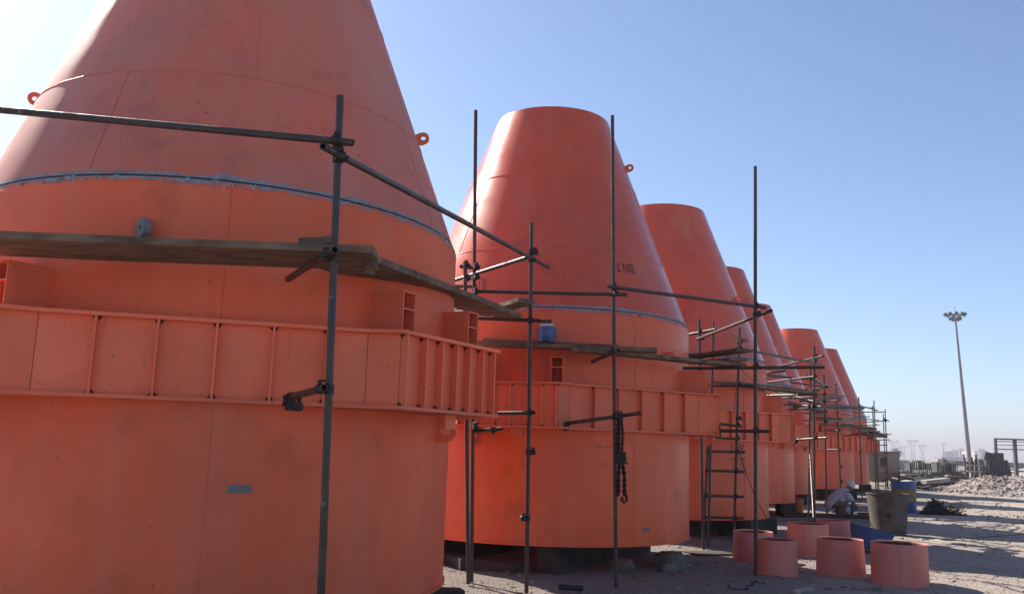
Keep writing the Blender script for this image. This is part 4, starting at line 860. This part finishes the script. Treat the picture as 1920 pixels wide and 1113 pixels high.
# ------------------------------------------------------------------ yard beyond
def heap(name, c, rx, ry, h, nst, smin, smax, mat, label, seed, cat='heap'):
    r = random.Random(seed); m = MB(); n, k = 40, 9; vs = []; z0 = gh(c[0], c[1]) - 0.05
    def hz(fx, fy): 
        d = math.hypot(fx, fy); return max(0, (1 - d ** 1.6)) * h * (0.8 + 0.5 * noise.noise(Vector((fx * 2.3, fy * 2.3, seed))))
    vs.append((c[0], c[1], z0 + hz(0, 0)))
    for j in range(1, k + 1):
        for i in range(n):
            a = 2 * PI * i / n; fx, fy = j / k * math.cos(a), j / k * math.sin(a); vs.append((c[0] + fx * rx, c[1] + fy * ry, z0 + hz(fx, fy) + (r.uniform(-.04, .04) * h if j < k else -0.05)))
    fs = [(0, 1 + i, 1 + (i + 1) % n) for i in range(n)] + [(1 + (j - 1) * n + i, 1 + j * n + i, 1 + j * n + (i + 1) % n, 1 + (j - 1) * n + (i + 1) % n) for j in range(1, k) for i in range(n)]
    m.add(vs, fs, True)
    for q in range(nst):
        a = r.uniform(0, 2 * PI); d = math.sqrt(r.random()) * 1.12; fx, fy = d * math.cos(a), d * math.sin(a); s = r.uniform(smin, smax) * (1.3 if r.random() < .1 else 1)
        rock(m, (c[0] + fx * rx, c[1] + fy * ry, z0 + hz(fx, fy) + s * 0.15), s, r.random() * 1e6, r.uniform(0.4, 0.9))
    return tag(m.build(name, M[mat], org=(c[0], c[1], z0)), label, cat, kind='stuff')
heap('rubble_heap', (25.5, 46, 0), 4.3, 3.0, 1.15, 2600, 0.025, 0.11, 'rubble', 'pale rubble and earth heap on the right of the yard', 5)
heap('rubble_heap', (29.5, 44, 0), 4.6, 2.6, 0.6, 1500, 0.025, 0.10, 'rubble', 'lower rubble heap at the right edge of the yard', 8)
heap('dark_stones', (26.5, 45.3, 0), 4.6, 2.9, 0.85, 700, 0.04, 0.12, 'stone', 'darker broken stones mixed over the rubble heaps', 12)
heap('rubble_strip', (15.6, 27.0, 0), 2.3, 0.45, 0.10, 320, 0.02, 0.06, 'rubble', 'strip of broken rubble right of the netting heap', 9)
# netting heap
r = random.Random(4); g = Vector((12.95, 27.4, 0)); m = MB(); z0 = gz(g.x, g.y)
for k in range(170):
    a = r.uniform(0, 6.28); d = r.random() ** 0.6; x, y = g.x + 0.42 * d * math.cos(a) + (0.5 if r.random() < .15 else 0), g.y + 0.3 * d * math.sin(a); z = z0 + max(0.02, 0.5 * (1 - d) * r.uniform(.4, 1)); pts = []
    for j in range(7): pts.append(Vector((x + r.uniform(-.16, .16) + 0.03 * j, y + r.uniform(-.14, .14), max(z0 + .01, z + r.uniform(-.1, .1)))))
    m.path(pts, r.uniform(0.006, 0.014), 4)
for k in range(120):
    a = r.uniform(0, 6.28); d = r.random() ** 0.6; p = Vector((g.x + 0.38 * d * math.cos(a), g.y + 0.26 * d * math.sin(a), z0 + 0.42 * (1 - d) + r.uniform(0, .06)))
    rock(m, p, r.uniform(.05, .1), k, 0.5)
tag(m.build('netting_heap', M['net'], org=(g.x, g.y, z0)), 'dark tangled netting heap right of the blue and yellow drum', 'heap', kind='stuff')
# long debris: timbers lying in the yard
for k, (u0, v0, u1, v1, lab) in enumerate([(1738, 899, 1795, 922, 'long pale pole lying diagonally left of the rubble heap'), (1722, 906, 1742, 912, 'short dark plank left of the diagonal pale pole'), (1716, 896, 1736, 901, 'dark timber behind the diagonal pale pole'), (1808, 918, 1832, 916, 'dark pole at the foot of the rubble heap'), (1757, 899, 1788, 895, 'dark plank pile end left of the rubble heap'), (1730, 915, 1752, 909, 'tilted plank nearest the blue drum top'), (1680, 886, 1702, 882, 'dark plank beyond the drum, near the beige hopper')]):
    a, b = ground_pt(u0, v0), ground_pt(u1, v1); a.z = gh(a.x, a.y); b.z = gh(b.x, b.y) + 0.1; m = MB(); d = b - a; ang = math.atan2(d.y, d.x)
    L = min(d.length, 5); c = (a + b) / 2 + Vector((0, 0, 0.06)); m.box(c, (L, 0.2, 0.12), Matrix.Rotation(ang, 3, 'Z') @ Matrix.Rotation(-0.03, 3, 'Y')); tag(m.build('yard_timber', M['wood_pale' if 'pale' in lab else 'wood_dark'], org=c), lab, 'timber', 'timbers lying in the yard')
def scrap(name, u0, u1, v0, v1, n, Lr, mat, label, seed):
    r = random.Random(seed); m = MB(); c = None
    for k in range(n):
        g = ground_pt(r.uniform(u0, u1), r.uniform(v0, v1)); c = c or Vector(g); L = r.uniform(*Lr) * (g.y / 45) ** .3; h = r.uniform(0.06, 0.22)
        m.box((g.x, g.y, gh(g.x, g.y) + h * r.uniform(.4, 1.6)), (L, r.uniform(.08, .5), h), Matrix.Rotation(r.uniform(-.9, .9), 3, 'Z') @ Matrix.Rotation(r.uniform(-.15, .15), 3, 'Y'))
    tag(m.build(name, M[mat], org=c), label, 'scrap', kind='stuff')
scrap('timber_scrap', 1688, 1790, 888, 918, 60, (.5, 2.4), 'wood_dark', 'dark timber scrap strewn beyond the blue drum', 1)
scrap('steel_scrap', 1690, 1760, 888, 905, 40, (.4, 1.6), 'form', 'dark steel scrap piled beyond the blue drum', 2)
scrap('pale_scrap', 1690, 1800, 884, 916, 26, (.5, 2.2), 'form_pale', 'pale board scraps strewn beyond the blue drum', 3)
scrap('yard_scrap', 1700, 1915, 872, 890, 60, (.6, 2.4), 'vat', 'brown scrap along the far side of the yard', 4)
# beige hopper box beyond the row
c = Vector((19.75, 48.2, 0)); c.z = gz(c.x, c.y); t = empty('batch_box', c, 'beige box hopper on legs behind the far scaffold tower', 'bin'); m = MB()
m.box(c + Vector((0, 0, 1.35)), (1.9, 1.6, 1.0)); m.build('box', M['beige'], t); m = MB(); m.box(c + Vector((0, 0, 1.89)), (2.0, 1.7, 0.07)); m.build('rim', M['beige'], t)
m = MB(); zt, zb = c.z + 0.85, c.z + 0.3; m.add([(c.x + sx * .95, c.y + sy * .8, zt) for sx, sy in ((-1, -1), (1, -1), (1, 1), (-1, 1))] + [(c.x + sx * .3, c.y + sy * .3, zb) for sx, sy in ((-1, -1), (1, -1), (1, 1), (-1, 1))], [(0, 4, 5, 1), (1, 5, 6, 2), (2, 6, 7, 3), (3, 7, 4, 0), (4, 7, 6, 5)]); m.build('funnel', M['beige'], t)
for sx in (-1, 1):
    for sy in (-1, 1): m = MB(); m.tube(c + Vector((sx * .9, sy * .75, 0)), c + Vector((sx * .9, sy * .75, 0.86)), 0.05, 8); m.build('leg', M['coupler'], t)
m = MB(); m.box(c + Vector((0.1, -0.806, 1.35)), (0.35, 0.012, 0.5)); m.build('hatch', M['vat'], t)
# stacks of formwork panels
def formstack(u0, u1, vb, Y, h, label, n, seed):
    r = random.Random(seed); x0, x1 = P(u0, vb, Y).x, P(u1, vb, Y).x; c = Vector(((x0 + x1) / 2, Y, gh((x0 + x1) / 2, Y) - 0.05)); t = empty('formwork_stack', c, label, 'formwork', 'formwork stacks in the yard'); w = (x1 - x0) / n
    for k in range(n):
        hh = h * r.uniform(0.8, 1.05); m = MB(); m.box((x0 + w * (k + .5), Y + r.uniform(-.2, .2), c.z + hh / 2), (w * 0.93, 1.2, hh)); p = m.build('panel', M['form'], t)
        mm = MB()
        for q in range(2): mm.box((x0 + w * (k + .25 + .5 * q), Y - 0.9 + r.uniform(-.05, .05), c.z + hh / 2), (w * 0.12, 0.08, hh * 0.96))
        mm.build('batten', M['form_pale' if r.random() < .4 else 'vat'], p)
formstack(1702, 1728, 881, 92, 1.55, 'left dark formwork stack beyond the yard', 4, 1); formstack(1730, 1752, 884, 96, 1.3, 'middle dark formwork stack beyond the yard', 4, 2); formstack(1752, 1789, 883, 94, 1.75, 'right dark formwork stack beyond the yard', 6, 3); formstack(1716, 1738, 886, 84, 0.8, 'low formwork stack in front of the left dark one', 3, 4)
for k, (u0, u1, v, lab) in enumerate([(1735, 1788, 889, 'row of low beams in front of the right formwork stack'), (1672, 1700, 893, 'dark beams beside the beige box hopper'), (1690, 1722, 897, 'low dark scrap row beyond the blue drum')]):
    Y = ground_pt((u0 + u1) / 2, v).y; t = empty('beam_row', Vector((P((u0 + u1) / 2, v, Y).x, Y, gh(0, Y))), lab, 'beams', 'beam rows in the yard')
    n = 8
    for q in range(n):
        x = P(u0 + (u1 - u0) * (q + .5) / n, v, Y).x; m = MB(); m.box((x, Y + (q % 2) * .3, gh(x, Y) + 0.2), (0.28 + .2 * (q % 3), 1.6, 0.28 + 0.1 * (q % 2)), Matrix.Rotation(0.2 * (q % 3), 3, 'Z')); m.build('beam', M['wood_dark' if q % 3 else 'rubble'], t)
# dark board-sided skip below the mast
Y = 78; x0, x1 = P(1812, 880, Y).x, P(1838, 880, Y).x; c = Vector(((x0 + x1) / 2, Y, gh(x0, Y))); t = empty('stake_skip', c, 'timber stakes standing in a cribbed frame below the light mast', 'frame')
r = random.Random(2)
for k in range(7):
    x = x0 + (x1 - x0) * k / 6; hh = r.uniform(1.5, 2.2); m = MB(); m.box((x, Y + r.uniform(-.2, .2), c.z + hh / 2), (0.13, 0.12, hh), Matrix.Rotation(r.uniform(-.1, .03), 3, 'Y')); m.build('stake', M['vat'], t)
for z in (0.15, 0.75, 1.25): m = MB(); m.box(((x0 + x1) / 2, Y - 0.28, c.z + z), (x1 - x0 + 0.2, 0.08, 0.12)); m.build('rail', M['form_pale'], t)
x0, x1 = P(1840, 880, Y).x, P(1880, 880, Y).x; c = Vector(((x0 + x1) / 2, Y, gh(x0, Y))); t = empty('scrap_skip', c, 'dark steel scrap skip right of the timber stakes', 'skip'); m = MB()
m.add([(x0, Y - .9, c.z + 1.75), (x1, Y - .9, c.z + 1.75), (x1, Y + .9, c.z + 1.75), (x0, Y + .9, c.z + 1.75), (x0 + .1, Y - .7, c.z), (x1 + .5, Y - .7, c.z), (x1 + .5, Y + .7, c.z), (x0 + .1, Y + .7, c.z)], [(0, 4, 5, 1), (1, 5, 6, 2), (2, 6, 7, 3), (3, 7, 4, 0), (0, 1, 2, 3)]); m.build('skip_body', M['form'], t)
for k in range(6): m = MB(); m.box((x0 + (x1 - x0) * (k + .5) / 6, Y - .95, c.z + .95), (0.08, 0.1, 1.5)); m.build('rib', M['steel_purple'], t)
m = MB(); m.box(((x0 + x1) / 2 + .4, Y, c.z + 2.05), (0.9, 0.9, 0.6)); m.build('scrap_box', M['form'], t); m = MB(); m.box((x0 + .5, Y, c.z + 2.0), (0.5, 0.4, 0.8), Matrix.Rotation(.3, 3, 'Y')); m.build('scrap_box', M['vat'], t)
# steel portal frame at right
Y = 105; t = empty('unfinished_steel_building', Vector((P(1866, 880, Y).x, Y, 0)), 'unfinished purple-grey steel frame at the right edge beyond the yard', 'building')
def colm(u, vt, vb, w, nm='column', Yc=Y): a, b = P(u, vt, Yc), P(u + (vb - vt) * 0.045, vb, Yc); m = MB(); c = (a + b) / 2; m.box((a.x, Yc, (a.z - 0.3) / 2), (w, w, a.z + 0.3)); m.build(nm, M['steel_purple'], t)
colm(1866, 822, 880, 0.26); colm(1902, 824, 880, 0.34); colm(1945, 826, 880, 0.26); colm(1985, 828, 880, 0.26)
for v, th in ((822, 0.17), (826.5, 0.08), (833, 0.07), (841, 0.11)):
    a, b = P(1864, v, Y), P(2010, v + 4.5, Y); m = MB(); m.box(((a.x + b.x) / 2, Y + 0.02, (a.z)), (b.x - a.x, 0.16, th)); m.build('beam', M['steel_purple'], t)
a = P(1850, 858, Y); m = MB(); m.box((a.x, Y, a.z / 2), (0.25, 0.25, a.z)); m.build('column', M['steel_purple'], t); m = MB(); m.box((P(1858, 857, Y).x, Y, P(1858, 857, Y).z), (P(1866, 857, Y).x - P(1850, 857, Y).x, 0.14, 0.16)); m.build('beam', M['steel_purple'], t)
# floodlight mast
Y = 150.0; b = P(1819, 868, Y); base = Vector((b.x, Y, 0)); top = P(1791, 594, Y); t = empty('light_mast', base, 'tall tapering floodlight mast with a round crown of lamps', 'light mast'); m = MB(); m.tube(base, top, 0.37, 16, 0.14); m.build('mast', M['mast'], t)
m = MB(); m.lathe([(1.3, -0.04), (1.4, -0.04), (1.4, 0.04), (1.3, 0.04), (1.3, -0.04)], 32, top + Vector((0, 0, .35))); [m.box(top + Vector((0, 0, .35)), (2.8, 0.08, 0.08), Matrix.Rotation(k * PI / 3, 3, 'Z')) for k in range(3)]; m.tube(top, top + Vector((0, 0, 1.9)), 0.05, 8); m.build('crown_ring', M['mast'], t)
for k in range(10):
    a = 2 * PI * k / 10; d = Vector((math.cos(a), math.sin(a), 0)); m = MB(); q = top + d * 1.62 + Vector((0, 0, .45)); rt = Matrix.Rotation(a, 3, 'Z') @ Matrix.Rotation(0.5, 3, 'Y'); m.box(q, (0.34, 0.44, 0.42), rt); m.lathe([(0.15, -0.2), (0.24, -0.25), (0.24, -0.29), (0, -0.29)], 10, q, mat=rt); m.build('floodlight', M['lamp'], t)
for k in range(6):
    a = 2 * PI * (k + .5) / 6; d = Vector((math.cos(a), math.sin(a), 0)); m = MB(); q = top + d * 0.85 + Vector((0, 0, -.3)); rt = Matrix.Rotation(a, 3, 'Z') @ Matrix.Rotation(0.5, 3, 'Y'); m.box(q, (0.32, 0.4, 0.4), rt); m.lathe([(0.15, -0.2), (0.26, -0.25), (0.26, -0.29), (0, -0.29)], 10, q, mat=rt); m.build('floodlight', M['lamp'], t)
# boundary wall and far buildings
def far_box(u0, u1, vt, Y, label, mat='bld', depth=14, name='far_building', cat='building', rows=0, cols=0):
    x0, x1 = P(u0, 860, Y).x, P(u1, 860, Y).x; zt = P((u0 + u1) / 2, vt, Y).z; c = Vector(((x0 + x1) / 2, Y + depth / 2, 0)); t = empty(name, c, label, cat, 'far pale buildings on the horizon'); m = MB()
    m.box((c.x, c.y, zt / 2 - .5), (x1 - x0, depth, zt + 1)); m.build('wall', M[mat], t); m = MB(); m.box((c.x, c.y, zt + 0.3), (x1 - x0 + 0.6, depth + .6, 0.6)); m.build('parapet', M[mat], t)
    for i in range(rows):
        for j in range(cols): m = MB(); m.box((x0 + (x1 - x0) * (j + .5) / cols, Y - 0.02, zt * (i + .6) / rows), ((x1 - x0) / cols * .45, 0.1, zt / rows * .5)); m.build('window', M['win'], t)
Y = 700
far_box(1787, 1799, 844, 1150, 'far pale block left of the mast foot, second from left', 'bld', 16, rows=4, cols=3); far_box(1800, 1808, 841, 1180, 'tallest far block just left of the mast', 'bld2', 16, rows=5, cols=2)
far_box(1828, 1836, 845, 1150, 'far block just right of the mast foot', 'bld', 14, rows=4, cols=2); far_box(1837, 1849, 842, 1200, 'far wide block right of the mast, before the steel frame', 'bld2', 16, rows=5, cols=3)
far_box(1812, 1817, 846, 1120, 'far narrow block behind the mast foot', 'bld', 10, rows=4, cols=1); far_box(1765, 1812, 857.5, 800, 'long low pale building at the foot of the far blocks', 'wall_far', 20)
for k, u in enumerate((1773, 1779, 1784)):
    x = P(u, 860, 1050).x; zt = P(u, 844, 1050).z; c = Vector((x, 1050, 0)); t = empty('water_tower', c, 'far slim silo tower, %s of three left of the far blocks' % ('leftmost', 'middle', 'rightmost')[k], 'tower', 'far slim towers'); m = MB(); m.tube(c, c + Vector((0, 0, zt)), 1.4, 10); m.build('shaft', M['bld'], t); m = MB(); m.lathe([(1.4, zt - 7), (2.2, zt - 6), (2.2, zt - 1.5), (0, zt)], 12, c); m.build('head', M['bld2'], t)
a = P(1768, 832, 320); base = Vector((a.x, 320, 0)); t = empty('street_lamp', base, 'thin far lamp post left of the far buildings', 'lamp post'); m = MB(); m.tube(base, Vector((a.x, 320, a.z)), 0.14, 8, 0.08); m.build('pole', M['mast'], t); m = MB(); m.box((a.x + .4, 320, a.z), (1.4, .3, .15)); m.build('lamp_head', M['lamp'], t)
x0, x1 = P(1672, 880, 130).x, P(1705, 880, 130).x; zt = P(1690, 862, 130).z; m = MB(); m.box(((x0 + x1) / 2, 130, zt / 2 - .2), (x1 - x0, 0.4, zt + .4)); tag(m.build('boundary_wall', M['wall_far'], org=((x0 + x1) / 2, 130, 0)), 'pale grey boundary wall beyond the beige box hopper', 'wall')
x0, x1 = P(1790, 880, 260).x, P(2080, 880, 260).x; zt = P(1860, 865.5, 260).z; m = MB(); m.box(((x0 + x1) / 2, 260, zt / 2 - .2), (x1 - x0, 0.4, max(0.6, zt) + .4)); tag(m.build('boundary_wall', M['form'], org=((x0 + x1) / 2, 260, 0)), 'long dark boundary wall below the steel frame', 'wall')
# power pylons
def pylon(u, vt, Y, label):
    x = P(u, 860, Y).x; H = P(u, vt, Y).z; c = Vector((x, Y, 0)); t = empty('power_pylon', c, label, 'pylon', 'far power pylons'); w = H * 0.13; m = MB(); th = 0.26
    for s in (-1, 1):
        m.tube(c + Vector((s * w, 0, 0)), c + Vector((s * w * .35, 0, H * .5)), th, 4); m.tube(c + Vector((s * w * .35, 0, H * .5)), c + Vector((s * w * 1.25, 0, H * .88)), th, 4); m.tube(c + Vector((s * w * .1, 0, H * .62)), c + Vector((s * w * .75, 0, H * .88)), th, 4)
    for k in range(5):
        z0_, z1_ = H * .1 * k, H * .1 * (k + 1); w0, w1 = w * (1 - .13 * k), w * (1 - .13 * (k + 1)); m.tube(c + Vector((-w0, 0, z0_)), c + Vector((w1, 0, z1_)), th * .6, 4); m.tube(c + Vector((w0, 0, z0_)), c + Vector((-w1, 0, z1_)), th * .6, 4)
    m.build('tower', M['pylon'], t); m = MB(); m.tube(c + Vector((-w * 2.3, 0, H * .88)), c + Vector((w * 2.3, 0, H * .88)), th, 4); m.tube(c + Vector((-w * 1.2, 0, H * .93)), c + Vector((w * 1.2, 0, H * .93)), th * .7, 4)
    for s in (-1, 1): m.tube(c + Vector((s * w * 2.3, 0, H * .88)), c + Vector((s * w * 1.2, 0, H * .93)), th * .7, 4); m.tube(c + Vector((s * w * 1.2, 0, H * .88)), c + Vector((s * w * 1.35, 0, H)), th * .7, 4)
    m.build('crossarm', M['pylon'], t)
pylon(1712, 822, 900, 'largest far power pylon right of the scaffold tower'); pylon(1730, 832, 1000, 'far power pylon right of the largest one'); pylon(1677, 823, 950, 'far power pylon directly right of the scaffold tower'); pylon(1695, 834, 1100, 'faint small power pylon between the two larger ones')
# far tree
def tree(u, vb, vt, Y, label, seed):
    r = random.Random(seed); x = P(u, vb, Y).x; H = P(u, vt, Y).z; c = Vector((x, Y, 0)); t = empty('sparse_tree', c, label, 'tree'); m = MB(); tips = []
    m.tube(c, c + Vector((0, 0, H * .45)), 0.13, 8, 0.08)
    for k in range(7):
        a = r.uniform(0, 6.28); z = H * r.uniform(.25, .45); e = c + Vector((math.cos(a) * H * .2, math.sin(a) * H * .2, H * r.uniform(.6, .98))); m.tube(c + Vector((0, 0, z)), e, 0.06, 6, 0.02); tips.append(e); tips.append((e + c + Vector((0, 0, z))) / 2 + Vector((0, 0, .3)))
    m.build('trunk', M['bark'], t); m = MB()
    for tip in tips:
        for k in range(70):
            p = tip + Vector((r.gauss(0, .28), r.gauss(0, .28), r.gauss(0, .3))); u_ = Vector((r.uniform(-1, 1), r.uniform(-1, 1), r.uniform(-1, 1))).normalized() * .09; v_ = u_.cross(Vector((r.uniform(-1, 1), r.uniform(-1, 1), r.uniform(-1, 1)))).normalized() * .05
            m.add([p - u_, p + v_, p + u_, p - v_], [(0, 1, 2, 3)])
    m.build('crown', M['leaf'], t)
tree(1681, 868, 840, 165, 'sparse far tree standing behind the beige box hopper', 3)

# ------------------------------------------------------------------ gravel and loose stones
r = random.Random(99); m = MB()
for k in range(9000):
    Y = 9.3 + 12 * r.random() ** 1.7; u = r.uniform(820, 1920); x = (u - 960) / FPX * Y * 1.02; s = 0.004 + 0.015 * r.random() ** 3
    rock(m, (x, Y, gh(x, Y) + s * 0.2), s, k, 0.7)
for k in range(170):
    Y = 10 + 8 * r.random(); x = r.uniform(-0.8, 3.4) if k % 2 else r.uniform(0, 9); s = 0.012 + 0.035 * r.random() ** 2; rock(m, (x, Y, gh(x, Y) + s * .15), s, k + 9000, 0.6)
for k in range(1800):
    Y = r.uniform(18, 60); x = Y * r.uniform(0.28, 0.62); s = 0.012 + 0.05 * r.random() ** 4; rock(m, (x, Y, gh(x, Y) + s * .15), s, k + 20000, 0.6)
tag(m.build('gravel', M['stone']), 'grey gravel and small stones scattered over the dusty ground', 'gravel', kind='stuff')

# ------------------------------------------------------------------ dusty air
m = MB(); m.box((0, 0, 23), (5100, 5100, 48)); hz = MB(); me = m.mesh('haze', bpy.data.materials.new('dusty_air'))
hm = me.materials[0]; hm.use_nodes = True; hm.node_tree.nodes.clear(); ho = hm.node_tree.nodes.new('ShaderNodeOutputMaterial'); pv = hm.node_tree.nodes.new('ShaderNodeVolumePrincipled')
pv.inputs['Color'].default_value = (0.60, 0.59, 0.68, 1); pv.inputs['Density'].default_value = 0.0007; pv.inputs['Anisotropy'].default_value = 0.2
hm.node_tree.links.new(pv.outputs[0], ho.inputs['Volume'])
hb = bpy.data.objects.new('haze', me); COL.objects.link(hb); tag(hb, kind='stuff')

# ------------------------------------------------------------------ small litter on the dirt
r = random.Random(31); m = MB()
for k in range(260):
    Y = 9.6 + 16 * r.random() ** 1.5; u = r.uniform(830, 1915); x = (u - 960) / FPX * Y * 1.02; a = r.uniform(0, PI); L = r.uniform(0.03, 0.16); w = r.uniform(0.008, 0.03)
    m.box((x, Y, gh(x, Y) + 0.006), (L, w, r.uniform(0.004, 0.016)), Matrix.Rotation(a, 3, 'Z') @ Matrix.Rotation(r.uniform(-.2, .2), 3, 'Y'))
tag(m.build('wood_litter', M['wood']), 'splinters and offcuts littering the dirt', 'litter', kind='stuff')
def cable(pts, label, mat='black', rr=0.008):
    m = MB(); P3 = []
    for u, v in pts: g = ground_pt(u, v); P3.append(Vector((g.x, g.y, gh(g.x, g.y) + rr)))
    out = []
    for a, b in zip(P3[:-1], P3[1:]):
        for q in range(6): p = a.lerp(b, q / 6); out.append(Vector((p.x + 0.03 * math.sin(q * 1.3 + a.x * 5), p.y, gh(p.x, p.y) + rr)))
    m.path(out + [P3[-1]], rr, 6); tag(m.build('cable', M[mat], org=P3[0]), label, 'cable', 'cables on the ground')
cable([(1735, 1012), (1790, 1007), (1850, 1004), (1919, 1001)], 'thin dark cable crossing the lit strips at the right edge')
cable([(1362, 1094), (1378, 1102), (1400, 1100), (1412, 1091), (1420, 1088)], 'dark wire loop in the dirt left of the front rings')
cable([(1360, 1010), (1420, 1030), (1470, 1058)], 'dark cable running among the rear steel rings')
# wheel ruts: low raised ridges of loose dust pressed up beside the tracks
for k, (pa, pb, lab) in enumerate([((1700, 1013), (1900, 1046), 'nearer dust ridge of the wheel tracks right of the rings'), ((1705, 1005), (1910, 1036), 'farther dust ridge of the wheel tracks right of the rings')]):
    a, b = ground_pt(*pa), ground_pt(*pb); m = MB(); n = 40; vs = []; d = (b - a); s_ = Vector((-d.y, d.x, 0)).normalized()
    for i in range(n + 1):
        p = a.lerp(b, i / n) + s_ * 0.12 * noise.noise(Vector((i * .23, k, 0))); h = 0.035 * (0.6 + 0.7 * noise.noise(Vector((i * .5, k, 5)))) * math.sin(PI * i / n) ** .5
        for q, hh in ((-0.16, -0.02), (-0.05, h), (0.04, h * .8), (0.16, -0.02)): w = p + s_ * q; vs.append((w.x, w.y, gh(w.x, w.y) + hh))
    m.add(vs, [(4 * i + q, 4 * i + q + 1, 4 * i + q + 5, 4 * i + q + 4) for i in range(n) for q in range(3)], True); o = m.build('dust_ridge', M['ground']); tag(o, kind='structure')
